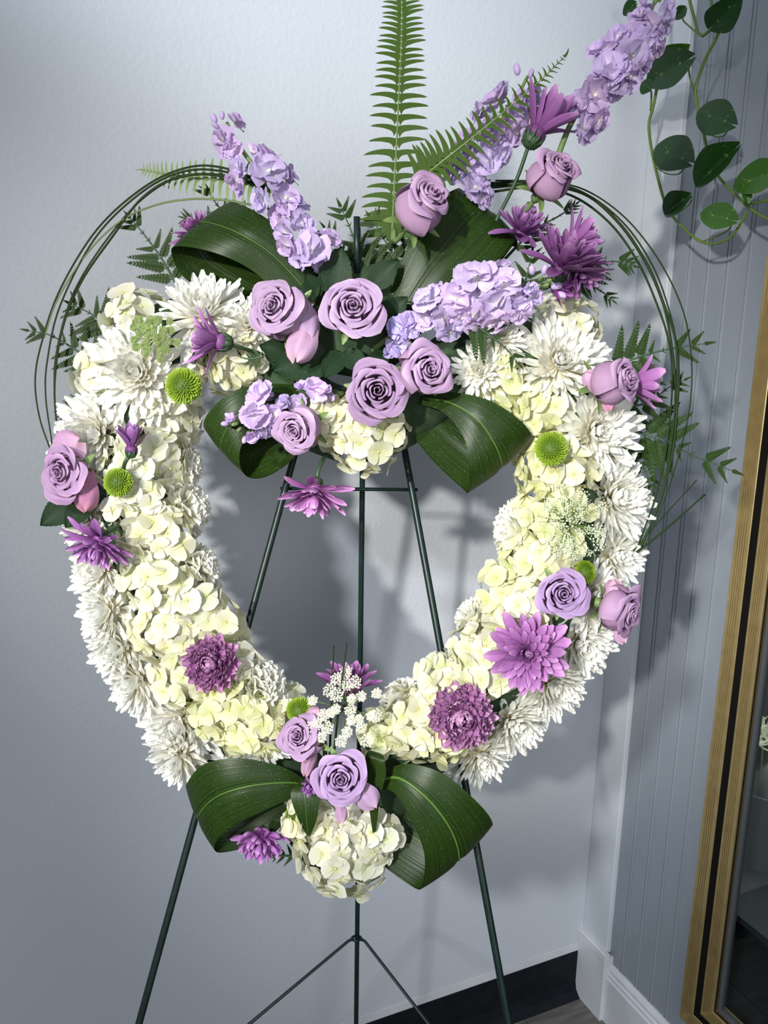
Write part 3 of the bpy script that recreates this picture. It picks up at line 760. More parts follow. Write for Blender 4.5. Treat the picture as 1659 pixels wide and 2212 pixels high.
def leaf_at(parent, me, x0, y0, x1, y1, w0, w1, name='leaf', up=None, wid=1.0):
    """leaf from base (x0,y0) to tip (x1,y1)"""
    a, b_ = P(x0, y0, w0), P(x1, y1, w1); X = (b_-a); L = X.length; X.normalize()
    Z = dirw(up or (0, 0, 1)); Y = Z.cross(X).normalized(); Z = X.cross(Y)
    m = Matrix((X, Y, Z)).transposed().to_4x4() @ Matrix.Diagonal((L, L*wid, L, 1)); m.translation = a
    inv = parent.matrix_basis.inverted() if parent else Matrix()
    return link(name, me, parent, inv @ m)
def droop_petal():
    b = MB()
    def fn(u, v):
        q = 2*u-1; wv = .46*min(1, .45+v)*math.sqrt(max(0, 1-max(0, (v-.55)/.46)**2.5))
        return ((v+.05*math.sin(q*4), q*wv, .22*math.sin(v*3)*(1-.4*q*q)-.25*q*q*v+.05*math.sin(7*q+4*v)*v), .35+.65*v)
    b.patch(fn, 10, 10); return b.mesh('droop_petal', M['rose'])
RDROOP = droop_petal()
PK, RD = (1.12, .92, .94), (1.0, .60, .66)
DROOP = {0: [(672, 690, 640, 778, .75, (1.1, .98, .95)), (640, 640, 668, 735, .7, (1.0, .93, .97))], 10: [(190, 1015, 182, 1102, .7, RD), (120, 985, 170, 950, 1.3, PK)], 7: [(1300, 850, 1268, 805, .8, PK), (1310, 850, 1318, 885, .8, RD)],
         12: [(735, 1730, 738, 1778, .7, (1.1, .95, .92)), (770, 1690, 810, 1745, .9, (1.05, .98, 1.0))], 9: [(1325, 1340, 1328, 1255, .6, PK), (1330, 1345, 1350, 1388, .8, PK)], 11: [(660, 1580, 690, 1535, .9, PK), (680, 1600, 660, 1678, .45, PK)]}
G_RO = 'lavender roses in the wreath'
roses = [
 ('mid', 598, 668, 82, (-.42, .12, .9), 165, (1.0, .97, .98), 'lavender rose with a drooping outer petal, left of the central pair', [(640, 770, 560, 745), (660, 760, 640, 830), (655, 650, 690, 600)]),
 ('open', 763, 665, 80, (.0, .05, 1), 175, (1.02, 1.0, 1.03), 'fully open lavender rose facing forward at the centre of the top spray', [(715, 640, 738, 530), (715, 770, 585, 800), (735, 760, 700, 815), (745, 760, 790, 800), (800, 620, 860, 560), (690, 640, 660, 590), (820, 700, 880, 640), (830, 760, 800, 800)]),
 ('open', 815, 845, 80, (.05, -.05, 1), 170, (.80, .74, .80), 'dusky mauve rose lowest of the central top spray', []),
 ('mid', 922, 800, 74, (.40, -.02, .9), 190, (1.02, .96, 1.0), 'lavender rose turned right, beside the dusky mauve rose', []),
 ('mid', 643, 930, 66, (-.40, -.35, .85), 165, (1.06, 1.02, 1.03), 'pale lavender rose tilted down left, above the easel leg', []),
 ('bud', 915, 440, 80, (.40, .32, .75), 190, (1.0, .92, .95), 'tall lavender rose standing before the big dark leaf under the tall fern', []),
 ('bud', 1195, 378, 70, (.38, .40, .75), 150, (1.0, .90, .95), 'half closed lavender rose highest of all at the top right', []),
 ('bud', 1330, 822, 70, (.62, .12, .75), 165, (1.0, .90, .96), 'lavender rose on the right lobe pointing to the fern', []),
 ('open', 1215, 1282, 66, (.02, .02, 1), 150, (.88, .84, .98), 'front facing lavender rose beside the right button bloom', []),
 ('mid', 1350, 1322, 70, (.75, -.25, .65), 140, (.97, .88, .95), 'lavender rose turned away on the right outer edge', []),
 ('open', 138, 1022, 72, (-.35, -.05, .9), 150, (.95, .84, .92), 'leftmost lavender rose with pink outer petals', [(165, 1080, 85, 1135), (190, 1080, 140, 1140)]),
 ('mid', 650, 1592, 62, (-.42, .30, .85), 150, (1.0, .92, .98), 'dewy lavender rose upper one of the lower pair', []),
 ('open', 738, 1680, 70, (-.05, .05, 1), 185, (.98, .93, 1.06), 'lavender rose lower one of the bottom pair between bow leaves', []),
]
for k, (kind, x, y, R, n, w, colr, lab, lvs) in enumerate(roses):
    nn = dirw(n); s = S(w)*R
    t = thing('lavender_rose', lab, 'rose', G_RO, frame(nn, rnd.uniform(0, 6.28), P(x, y, w)-nn*(s*RH[kind])))
    for me in ROSE[kind]:
        link('petal', me, t, Matrix.Rotation(rnd.uniform(-.12, .12), 4, 'Z') @ Matrix.Scale(s, 4), colr)
    b = MB(); b.ball((0, 0, -s*0.10), s*0.17, 8, 6, (1, 1, 1.2))
    hip = link('hip', b.mesh('hip', M['stem']), t)
    for i in range(5):
        link('sepal', SEPAL, hip, petal_frame(math.radians(115), i*1.257+.3, s*0.10, s*0.02) @ Matrix.Scale(s*0.85, 4))
    b = MB()
    Wi = t.matrix_basis.inverted()
    end = Wi @ P(x+ (-n[0])*R*2.0, y+n[1]*R*2.2, 40)
    b.tube(crom([Vector((0, 0, -s*.1)), Vector((0, 0, -s*0.8)), end], 6), 0.0026, 7); link('stem', b.mesh('stem', M['stem']), t)
    for (a0, a1, c0, c1, wd_, cl_) in DROOP.get(k, ()):
        o = leaf_at(t, RDROOP, a0, a1, c0, c1, w-25, w-10, 'petal', wid=wd_); o.color = (*cl_, 1)
    for (a0, a1, c0, c1) in lvs:
        leaf_at(t, RLEAF, a0, a1, c0, c1, w-90, w-60)

# ---------------------------------------------------------------- purple chrysanthemums
PL = (PM_OUT, PM_OUT, PM_IN); PB = (PM_BALL, PM_BALL, PM_BALL)
G_PM = 'purple chrysanthemums dotted over the wreath'
def pmum(*a, **k): return mum('purple_chrysanthemum', a[0], 'chrysanthemum', G_PM, *a[1:], **k)
lightp, midp, darkp = (1.25, 1.25, 1.3), (1.0, 1.0, 1.0), (.72, .62, .75)
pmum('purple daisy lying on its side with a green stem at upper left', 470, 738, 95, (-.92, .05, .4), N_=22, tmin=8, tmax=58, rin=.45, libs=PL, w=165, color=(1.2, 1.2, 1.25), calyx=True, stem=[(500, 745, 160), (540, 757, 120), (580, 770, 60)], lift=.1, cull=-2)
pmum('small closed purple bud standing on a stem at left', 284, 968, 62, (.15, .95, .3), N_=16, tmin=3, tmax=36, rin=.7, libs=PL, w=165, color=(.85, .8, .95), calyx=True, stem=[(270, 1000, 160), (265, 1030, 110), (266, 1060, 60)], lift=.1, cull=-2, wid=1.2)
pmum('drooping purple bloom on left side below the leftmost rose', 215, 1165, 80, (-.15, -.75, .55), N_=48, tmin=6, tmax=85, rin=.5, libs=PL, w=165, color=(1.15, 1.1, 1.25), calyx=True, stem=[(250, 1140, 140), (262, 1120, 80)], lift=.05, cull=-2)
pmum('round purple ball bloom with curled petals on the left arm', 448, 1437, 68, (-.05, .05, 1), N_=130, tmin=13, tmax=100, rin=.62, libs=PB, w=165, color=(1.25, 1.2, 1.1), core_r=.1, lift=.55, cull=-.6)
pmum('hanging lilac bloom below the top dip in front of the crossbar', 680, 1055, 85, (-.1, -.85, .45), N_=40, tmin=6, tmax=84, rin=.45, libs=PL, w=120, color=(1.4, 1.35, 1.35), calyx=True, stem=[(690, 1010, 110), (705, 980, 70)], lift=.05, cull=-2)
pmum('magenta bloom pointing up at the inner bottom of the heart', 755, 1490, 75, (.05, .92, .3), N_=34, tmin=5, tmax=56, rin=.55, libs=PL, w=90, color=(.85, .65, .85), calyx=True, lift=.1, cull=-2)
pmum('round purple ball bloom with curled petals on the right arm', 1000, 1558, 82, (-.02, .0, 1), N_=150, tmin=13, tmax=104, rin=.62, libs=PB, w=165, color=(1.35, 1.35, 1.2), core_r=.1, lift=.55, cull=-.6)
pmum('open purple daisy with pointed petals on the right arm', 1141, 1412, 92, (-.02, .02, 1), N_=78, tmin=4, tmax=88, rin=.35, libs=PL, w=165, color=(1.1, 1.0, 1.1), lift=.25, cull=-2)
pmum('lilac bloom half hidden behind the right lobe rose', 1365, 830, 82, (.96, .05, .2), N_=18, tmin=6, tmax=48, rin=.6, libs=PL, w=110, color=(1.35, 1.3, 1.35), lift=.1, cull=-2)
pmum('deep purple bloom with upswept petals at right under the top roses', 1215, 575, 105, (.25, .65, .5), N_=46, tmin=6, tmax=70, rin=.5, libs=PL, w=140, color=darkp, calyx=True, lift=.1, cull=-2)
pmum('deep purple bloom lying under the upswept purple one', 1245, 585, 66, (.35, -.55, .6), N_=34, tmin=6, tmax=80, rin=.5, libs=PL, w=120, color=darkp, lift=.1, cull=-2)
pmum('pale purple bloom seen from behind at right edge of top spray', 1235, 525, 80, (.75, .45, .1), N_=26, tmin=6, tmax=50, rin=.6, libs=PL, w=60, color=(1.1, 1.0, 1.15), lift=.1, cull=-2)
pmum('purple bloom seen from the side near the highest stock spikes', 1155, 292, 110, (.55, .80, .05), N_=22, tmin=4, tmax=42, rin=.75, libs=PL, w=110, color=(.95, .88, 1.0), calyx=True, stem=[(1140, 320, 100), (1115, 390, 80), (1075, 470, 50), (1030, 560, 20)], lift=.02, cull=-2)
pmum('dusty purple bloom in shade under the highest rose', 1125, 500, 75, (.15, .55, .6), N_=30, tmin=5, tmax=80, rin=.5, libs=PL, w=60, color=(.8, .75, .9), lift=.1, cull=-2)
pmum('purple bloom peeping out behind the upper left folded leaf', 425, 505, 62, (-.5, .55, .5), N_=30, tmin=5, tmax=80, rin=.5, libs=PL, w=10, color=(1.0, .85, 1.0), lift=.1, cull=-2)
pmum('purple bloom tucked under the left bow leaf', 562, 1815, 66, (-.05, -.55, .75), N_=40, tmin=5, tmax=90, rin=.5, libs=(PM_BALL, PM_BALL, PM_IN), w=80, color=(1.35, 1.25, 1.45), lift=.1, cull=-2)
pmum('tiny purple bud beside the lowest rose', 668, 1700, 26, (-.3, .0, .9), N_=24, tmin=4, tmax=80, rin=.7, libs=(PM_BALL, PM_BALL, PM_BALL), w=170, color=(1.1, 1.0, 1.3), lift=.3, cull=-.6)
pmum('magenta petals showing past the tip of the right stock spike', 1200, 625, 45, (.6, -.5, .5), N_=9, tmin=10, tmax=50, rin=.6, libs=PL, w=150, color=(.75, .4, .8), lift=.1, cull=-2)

# ---------------------------------------------------------------- green button chrysanthemums
def button_mesh(seed):
    r = random.Random(seed); b = MB(); n = 260
    b.ball((0, 0, 0), 0.72, 14, 9, (1, 1, 0.75), g=0.0)
    for i in range(n):
        q = (i+.5)/n; th = math.radians(3+108*q**0.55*q**0.05); ph = i*2.39996
        m = petal_frame(th+r.uniform(-.06, .06), ph)
        L0, L1 = 0.62, (0.86+0.14*q)*r.uniform(.95, 1.05); wd = 0.035+0.035*q
        zs = 0.78 if th < 1.2 else 0.9
        pts = []
        for l, wx, g in ((L0, wd*.6, 0), ((L0+L1)/2, wd*1.1, .5), (L1, wd*.55, 1)):
            for sgn in (-1, 1):
                p = m @ Vector((l, sgn*wx, 0.02*(l > L0))); p.z *= zs; pts.append((p, g))
        k = len(b.v)
        for p, g in pts: b.v.append(tuple(p)); b.g.append(g); b.uv.append((0, 0))
        b.f += [(k, k+1, k+3, k+2), (k+2, k+3, k+5, k+4)]
    return b.mesh('button_petals', M['green_mum'])
BUT = button_mesh(1)
for x, y, R, n, w, lab in [(391, 830, 42, (-.05, .05, 1), 165, 'largest green button bloom, below the purple side daisy'),
 (249, 1040, 34, (-.1, .1, 1), 160, 'green button bloom just right of the leftmost rose'),
 (1196, 966, 39, (.05, .1, 1), 165, 'green button bloom to the right of the large right folded leaf'),
 (1273, 1234, 27, (.5, .2, .8), 140, 'small green button bloom above the right side front rose'),
 (643, 1528, 30, (-.15, .55, .8), 130, 'green button bloom above the bottom pair of roses'),
 (632, 1762, 18, (0, 0, 1), 105, 'tiny green button bloom hidden behind the small pointed leaf')]:
    nn = dirw(n); s = S(w)*R
    t = thing('green_button_chrysanthemum', lab, 'chrysanthemum', 'green button chrysanthemums', frame(nn, rnd.uniform(0, 6), P(x, y, w)-nn*s*.4))
    o = link('petals', BUT, t, Matrix.Scale(s, 4)); o['kind'] = 'stuff'
    b = MB(); b.tube([(0, 0, -s*.3), (0, 0, -s*1.0), (0, 0, -s*2.2)], 0.0022, 7); link('stem', b.mesh('stem', M['stem']), t)

# ---------------------------------------------------------------- stock spikes
def stock_floret(seed, open_=1.0):
    r = random.Random(seed); pets = []
    for wh, (cnt, th0, L) in enumerate(((4, 86, 1.0), (4, 60, 0.82), (2, 30, 0.45))):
        for k in range(cnt):
            ph = 2*math.pi*(k+0.5*wh)/cnt+r.uniform(-.25, .25); th = math.radians(th0*open_)+r.uniform(-.2, .2)
            m = petal_frame(th, ph, 0, 0.03*wh, r.uniform(-.3, .3)); p0 = r.uniform(0, 6.28); bend = r.uniform(-.3, .35); Lk = L*r.uniform(.88, 1.1)
            def fn(u, v):
                q = 2*u-1; wv = (0.10+0.44*math.sin(min(1, v/.7)*math.pi/2)) if v < .7 else 0.54*math.sqrt(max(0.0, 1-((v-.7)/.305)**2))**0.75
                x = v*Lk*(1-0.06*abs(math.sin(q*3.2))*v); z = bend*v*v*.5 + 0.045*math.sin(4*q+p0)*v**1.5 - 0.15*q*q*wv
                return (m @ Vector((x, q*wv*1.05, z)), v)
            b = MB(); b.patch(fn, 6, 5); pets.append(b.mesh('stock_petal', M['stock']))
    b = MB()
    b.ball((0, 0, .1), .10, 6, 4, (1, 1, 1.4), g=0.0)
    return b.mesh('stock_floret', M['stock']), pets
SF = [stock_floret(i) for i in range(6)]; SFC = [stock_floret(20+i, .55) for i in range(3)]
b = MB(); b.ball((0, 0, .5), .5, 8, 6, (.62, .62, 1.0), g=0.8); BUD = b.mesh('stock_bud', M['stock'])
b = MB(); b.ball((0, 0, .5), .5, 8, 6, (.55, .55, 1.1), g=0.3); GBUD = b.mesh('stock_bud', M['stem'])
def stock(lab, axis, flo, buds=(), tint=(1, 1, 1), gb=()):
    t = thing('lavender_stock', lab, 'stock flower', 'lavender stock spikes', Matrix.Translation(P(*axis[0])))
    I = t.matrix_basis.inverted(); I3 = I.to_3x3()
    ax = crom(axis, 8)
    b = MB(); b.tube([I @ P(p.x, p.y, p.z) for p in ax], lambda u: 0.0036*(1-.5*u), 8); link('stem', b.mesh('stem', M['stem']), t)
    def place(me, nm, x, y, R, n, w, col):
        nn = dirw(n); m = frame(nn, rnd.uniform(0, 6.28), P(x, y, w) - nn*S(w)*R*.2)
        mm = I @ m @ Matrix.Scale(R*S(w)*(.84 if nm == 'floret' else 1), 4)
        if isinstance(me, tuple):
            o = link(nm, me[0], t, mm, col)
            for pm in me[1]: link('petal', pm, o, None, col)
        else: link(nm, me, t, mm, col)
        # pedicel back to the stem
    for f in flo:
        x, y, R = f[:3]
        a = min(ax, key=lambda p: (p.x-x)**2+(p.y-y)**2)
        dx, dy = x-a.x, -(y-a.y)
        front = f[3] if len(f) > 3 else 0.75
        n = Vector((dx/45+rnd.uniform(-.3, .3), dy/45+rnd.uniform(-.3, .3), front)).normalized()
        w = a.z + 38*max(0, front) + rnd.uniform(-16, 8)
        v = rnd.uniform(.80, 1.08); h = rnd.uniform(-.06, .06)
        place(SF[rnd.randrange(6)] if R > 26 else SFC[rnd.randrange(3)], 'floret', x, y, R, n, w, (tint[0]*v*(1+h), tint[1]*v, tint[2]*v))
    # a second layer of florets behind, so the spike is round
    for f in flo:
        if f[2] < 30: continue
        x, y, R = f[:3]; a = min(ax, key=lambda p: (p.x-x)**2+(p.y-y)**2)
        n = Vector(((x-a.x)/40+rnd.uniform(-.5, .5), -(y-a.y)/40+rnd.uniform(-.5, .5), -0.1)).normalized()
        place(SF[rnd.randrange(6)], 'floret', (x+a.x)/2+n.x*14, (y+a.y)/2-n.y*14, R*.8, n, a.z-5, (tint[0]*.97, tint[1]*.95, tint[2]))
    for x, y, R, n in buds: place(BUD, 'bud', x, y, R, n, axis[-1][2]+20, tint)
    for x, y, R, n in gb: place(GBUD, 'bud', x, y, R, n, axis[-1][2]+25, (1, 1, 1))
stock('lavender stock spike leaning left above the upper left folded leaf', [(730, 620, 60), (670, 520, 90), (580, 400, 90), (520, 320, 80), (490, 265, 80)],
 [(514, 262, 30, .3), (478, 305, 42), (500, 318, 32), (545, 325, 22, -.2), (512, 360, 30), (505, 395, 30), (520, 410, 26), (583, 365, 58, 1.2), (585, 330, 38, .3), (632, 375, 32, .2), (560, 432, 38), (620, 425, 46), (600, 470, 46), (648, 440, 38, .3), (655, 480, 36, .4), (612, 505, 40), (615, 535, 32), (665, 535, 60, 1.2), (718, 512, 34), (690, 560, 34), (640, 560, 34)],
 buds=[(465, 262, 22, (-.4, .9, .3)), (470, 275, 20, (-.7, .5, .4)), (480, 255, 18, (0, 1, .2))])
stock('lavender stock spike behind the leaning sword fern', [(1000, 480, 30), (1020, 400, 50), (1060, 300, 60), (1110, 220, 60), (1140, 165, 60)],
 [(1062, 212, 42), (1075, 195, 34, .3), (1110, 255, 44), (1150, 250, 34), (1030, 240, 32, .2), (1045, 275, 42, .5), (1080, 302, 52, 1.0), (1120, 290, 40), (1000, 300, 38), (1000, 340, 46), (1055, 345, 46), (965, 360, 36), (985, 375, 32), (1030, 400, 48), (1050, 425, 34), (1090, 335, 32), (1155, 205, 30), (1130, 215, 30)],
 buds=[(1118, 158, 26, (-.2, .9, .2)), (1145, 165, 20, (.3, .9, .2))])
stock('tallest lavender stock spike reaching to the top right beside the hanging vine', [(1180, 420, 60), (1215, 310, 70), (1250, 240, 80), (1330, 140, 85), (1390, 55, 85), (1420, -10, 85)],
 [(1240, 225, 38), (1255, 215, 36), (1290, 205, 56, 1.0), (1270, 280, 44, .6), (1300, 262, 36), (1285, 240, 44), (1330, 180, 50), (1315, 145, 52, 1.1), (1300, 100, 46), (1345, 100, 48), (1370, 120, 52, 1.1), (1365, 165, 46), (1395, 135, 40), (1330, 75, 40), (1370, 75, 46), (1400, 90, 46), (1425, 105, 30), (1400, 50, 40), (1385, 30, 34), (1440, 55, 30), (1445, 25, 30), (1425, 72, 26)],
 buds=[(1390, 5, 30, (-.2, .9, .3)), (1445, 20, 26, (.3, .8, .3))], gb=[(1415, 5, 22, (.1, .9, .3)), (1425, 0, 20, (.3, .9, .3))])
stock('broad pale lavender stock spike lying across the right lobe', [(840, 740, 90), (920, 680, 130), (1030, 640, 140), (1120, 625, 140), (1190, 612, 140)],
 [(918, 640, 44, 1.0), (940, 620, 30, .4), (920, 685, 38), (985, 645, 54, 1.0), (960, 690, 42), (975, 720, 38), (1028, 590, 60, 1.1), (1075, 570, 40, .5), (1090, 605, 52, 1.1), (1040, 640, 46), (1075, 660, 54, 1.0), (1030, 690, 48), (1070, 700, 44), (1115, 640, 42), (1130, 665, 36), (1120, 685, 32), (1000, 690, 42), (1145, 625, 26), (1160, 640, 26), (1005, 610, 40)],
 buds=[(1150, 590, 24, (-.2, .6, .6)), (1175, 590, 24, (.1, .8, .5)), (1195, 620, 26, (.9, .1, .4)), (1205, 635, 26, (.8, -.4, .4))], gb=[(1165, 605, 18, (.2, .3, .9)), (1175, 618, 20, (.4, .0, .8)), (1182, 608, 16, (.7, .2, .6))], tint=(1.10, 1.12, 1.06))
stock('small bluish stock sprig right of the front facing rose', [(800, 760, 60), (840, 730, 90), (870, 700, 100), (885, 690, 110)],
 [(862, 705, 36, 1.0), (880, 690, 28), (860, 745, 34, .8), (890, 715, 28), (842, 760, 24)], tint=(.92, .98, 1.08))
stock('lavender stock spike left of the pale tilted rose over the folded leaf', [(740, 850, 60), (660, 870, 110), (590, 880, 130), (530, 905, 130), (490, 920, 125)],
 [(558, 845, 42, 1.1), (550, 895, 44, 1.0), (590, 900, 34), (575, 930, 30), (500, 905, 22, .6), (545, 940, 24), (615, 870, 26), (685, 838, 40, 1.0), (650, 835, 26), (640, 868, 28), (700, 862, 28)],
 buds=[(492, 915, 20, (-.9, -.1, .5)), (498, 900, 18, (-.8, .4, .4)), (530, 945, 20, (-.2, -.9, .5))], gb=[(512, 915, 18, (-.7, -.3, .7)), (520, 925, 15, (-.5, -.6, .6))], tint=(1.05, 1.02, 1.06))

# ---------------------------------------------------------------- folded aspidistra leaves
def folded_leaf(lab, st, mid=True, name='folded_leaf', cat='leaf', group='dark folded leaves in the wreath', wav=5, nu=14, rib=1.0):
    A = crom([a for a, b_ in st], 7); B = crom([b_ for a, b_ in st], 7); n = len(A)
    c0 = P(*[(A[0][i]+B[0][i])/2 for i in range(3)])
    t = thing(name, lab, cat, group, Matrix.Translation(c0))
    pa = [P(*p)-c0 for p in A]; pb = [P(*p)-c0 for p in B]
    nor = []
    for i in range(n):
        tg = (pa[min(i+1, n-1)]+pb[min(i+1, n-1)]-pa[max(i-1, 0)]-pb[max(i-1, 0)]); ac = pb[i]-pa[i]
        v = tg.cross(ac); nor.append(v.normalized() if v.length > 1e-9 else BK.copy())
    def pos(u, v, off=0.0):
        k = v*(n-1); i = min(int(k), n-2); f = k-i
        a = pa[i].lerp(pa[i+1], f); b_ = pb[i].lerp(pb[i+1], f); nn = nor[i].lerp(nor[i+1], f).normalized()
        wd = (b_-a).length
        return a.lerp(b_, u) + nn*(wd*0.05*(1-(2*u-1)**2)*sgn - 0.02*wd*math.exp(-((u-.5)/.05)**2)*sgn + off)
    # outward side = away from the middle of the loop
    ctr = sum(pa+pb, Vector())/(2*n); sgn = 1
    mi = n//2
    if nor[mi].dot((pa[mi]+pb[mi])/2-ctr) < 0: sgn = -1
    b = MB(); b.patch(lambda u, v: (pos(u, v), v), nu, (n-1)); link('blade', b.mesh('blade', M['aspidistra']), t)
    if mid:
        b = MB(); b.tube([pos(.5, i/30*0.9, 0.0006*sgn) for i in range(31)], lambda u: (0.0011*(1-.6*u))*rib, 6); link('midrib', b.mesh('midrib', M['midrib']), t)
    return t
folded_leaf('dark green leaf folded into a loop at the upper left', [
 ((640, 680, 60), (720, 620, 60)), ((555, 592, 80), (640, 525, 80)), ((470, 548, 95), (570, 468, 85)), ((390, 532, 80), (515, 440, 55)), ((370, 545, 40), (492, 442, 15)), ((398, 600, 5), (510, 500, -20)), ((470, 640, 0), (590, 560, -30)), ((560, 670, 20), (660, 610, -10))], rib=0.7)
folded_leaf('nearly black folded leaf behind the tall rose at the top', [
 ((800, 760, 20), (850, 790, 20)), ((840, 640, 60), (900, 730, 60)), ((890, 510, 80), (1000, 640, 80)), ((945, 435, 70), (1085, 555, 70)), ((985, 408, 40), (1114, 518, 40)), ((985, 420, 0), (1108, 530, 0)), ((900, 520, -30), (1010, 650, -30)), ((840, 640, -20), (900, 720, -20))], mid=False)
folded_leaf('dark folded leaf on the left of the top dip under the stock spike', [
 ((640, 830, 70), (650, 900, 70)), ((560, 830, 95), (585, 925, 95)), ((495, 850, 105), (527, 955, 105)), ((448, 895, 90), (518, 1000, 95)), ((441, 925, 55), (535, 1030, 60)), ((470, 930, 25), (575, 1030, 30)), ((540, 900, 5), (628, 996, 5)), ((620, 880, 0), (660, 950, 0))], rib=0.6)
folded_leaf('large glossy folded leaf on the right of the top dip', [
 ((925, 850, 90), (905, 872, 90)), ((985, 848, 120), (960, 893, 120)), ((1060, 866, 140), (1003, 948, 140)), ((1120, 905, 130), (1014, 1015, 135)), ((1148, 938, 95), (1012, 1063, 100)), ((1140, 948, 60), (995, 1052, 65)), ((1060, 915, 30), (930, 990, 40)), ((960, 860, 20), (868, 905, 40)), ((920, 850, 20), (880, 870, 40))])
folded_leaf('wide bow shaped folded leaf at the lower left', [
 ((668, 1690, 110), (655, 1702, 110)), ((610, 1657, 140), (632, 1722, 135)), ((520, 1638, 155), (565, 1754, 155)), ((442, 1650, 145), (503, 1785, 150)), ((405, 1690, 105), (465, 1822, 115)), ((412, 1705, 65), (478, 1842, 75)), ((495, 1710, 40), (570, 1815, 50)), ((590, 1700, 40), (640, 1750, 60)), ((640, 1695, 60), (660, 1715, 80))])
folded_leaf('wide bow shaped folded leaf at the lower right', [
 ((825, 1665, 110), (815, 1705, 110)), ((880, 1650, 140), (850, 1712, 140)), ((955, 1670, 160), (890, 1775, 160)), ((1020, 1722, 150), (916, 1842, 155)), ((1060, 1768, 110), (914, 1905, 120)), ((1050, 1785, 70), (895, 1918, 80)), ((940, 1745, 30), (805, 1845, 50)), ((865, 1700, 30), (779, 1755, 60)), ((835, 1690, 60), (800, 1700, 85))], rib=1.6)
folded_leaf('small curled leaf between lowest rose and right bow leaf', [
 ((805, 1800, 120), (812, 1796, 125)), ((797, 1740, 130), (822, 1720, 150)), ((790, 1660, 140), (834, 1672, 165)), ((790, 1632, 150), (830, 1640, 165)), ((800, 1622, 130), (826, 1632, 140)), ((808, 1660, 105), (835, 1672, 115)), ((812, 1720, 100), (825, 1712, 110))], mid=False, nu=6)
folded_leaf('small pointed leaf hanging left of the lowest rose', [
 ((650, 1680, 120), (668, 1690, 120)), ((628, 1712, 140), (690, 1712, 140)), ((640, 1760, 145), (685, 1765, 145)), ((660, 1800, 135), (672, 1802, 135)), ((668, 1806, 130), (669, 1806, 130))], nu=6, rib=.5)

# ---------------------------------------------------------------- ferns
def pinna_mesh(m, name, pairs=9):
    b = MB()
    b.tube([(0, 0, 0), (.5, 0, .01), (1, 0, -.04)], lambda u: .012*(1.1-u), 4)
    for k in range(pairs+1):
        f = .10+.86*k/(pairs+1)
        L = (.17*(1-f)**.75+.045)*min(1, .75+f*2); a = math.radians(52-18*f)
        for sg in (-1, 1):
            ca, sa = math.cos(a), math.sin(a)*sg; px = f; pz = .02-.06*f*f
            def fn(u, v, L=L, ca=ca, sa=sa, px=px, pz=pz, sg=sg, f=f):
                q = 2*u-1; wv = L*.30*(math.sin(min(1, v*.95+.05)**.75*math.pi)**.6)*(1+.12*math.sin(v*18))
                X, Y = v*L, q*wv
                return ((px+X*ca-Y*sa, X*sa+Y*ca, pz-.10*v*v*L+.25*abs(q)*wv), v)
            b.patch(fn, 2, 5)
    def tip(u, v):
        q = 2*u-1; return ((.90+.14*v, q*.035*(1-v)**.8+.0*q, -.05-.02*v), v)
    b.patch(tip, 2, 3); return b.mesh(name, m)
LF = pinna_mesh(M['leather_fern'], 'pinna')
def sword_pinna(m):
    b = MB()
    def fn(u, v):
        q = 2*u-1
        wv = 0.085*(1-v)**0.45*(1 if v > .12 else 1.0) + (0.09*max(0, 1-v/.14) if q > 0 else 0)
        return ((v, q*wv+0.22*v*v, -.08*v*v), v)
    b.patch(fn, 4, 10); return b.mesh('sword_pinna', m)
SP, SPP = sword_pinna(M['sword_fern']), sword_pinna(M['sword_fern_pale'])
def frond(name, lab, group, pts, np_, plen, me, m_stem, ang=55, tipk=0.25, up=(0, 0, 1), start=0.12, sides=(1, -1), wid=1.0, lens=None, droop=0.0, rs=0.0010, psc=1.0):
    ax = crom(pts, 10); wp = [P(*p) for p in ax]; c0 = wp[0]
    t = thing(name, lab, 'fern', group, Matrix.Translation(c0))
    b = MB(); b.tube([p-c0 for p in wp], lambda u: rs*(1.25-u*.9), 6); link('rachis', b.mesh('rachis', m_stem), t)
    n = len(wp); Z = dirw(up)
    for k in range(np_):
        f = start+(1-start)*(k/np_); fi = f*(n-1); i = min(int(fi), n-2); p = wp[i].lerp(wp[i+1], fi-i); tg = (wp[i+1]-wp[i]).normalized()
        sd = Z.cross(tg).normalized()
        env = lens(f) if lens else (math.sin(min(1, (f-start)/(1-start)*1.15+.42)*math.pi)**.8 if f < .7 else 1)*(1-(1-tipk)*max(0, (f-.45)/.55)) 
        for sg in sides:
            L = plen*psc*S(0)*max(env, .12)*rnd.uniform(.9, 1.08); a = math.radians(ang*(1-.35*f))+rnd.uniform(-.06, .06)
            X = (tg*math.cos(a)+sd*sg*math.sin(a)+Z*rnd.uniform(-.12, .10)-UP*droop).normalized(); Y = Z.cross(X).normalized()*(sg); Zz = X.cross(Y)
            m = Matrix((X, Y, Zz)).transposed().to_4x4() @ Matrix.Diagonal((L, L*wid, L, 1)); m.translation = p-c0
            link('pinna', me, t, m)
    # terminal leaflet
    X = (wp[-1]-wp[-2]).normalized(); Y = Z.cross(X).normalized(); L = plen*S(0)*.36
    m = Matrix((X, Y, X.cross(Y))).transposed().to_4x4() @ Matrix.Diagonal((L, L*wid, L, 1)); m.translation = wp[-1]-c0 - X*L*.2
    link('pinna', me, t, m)
G_LF = 'leatherleaf fern fronds around the wreath'
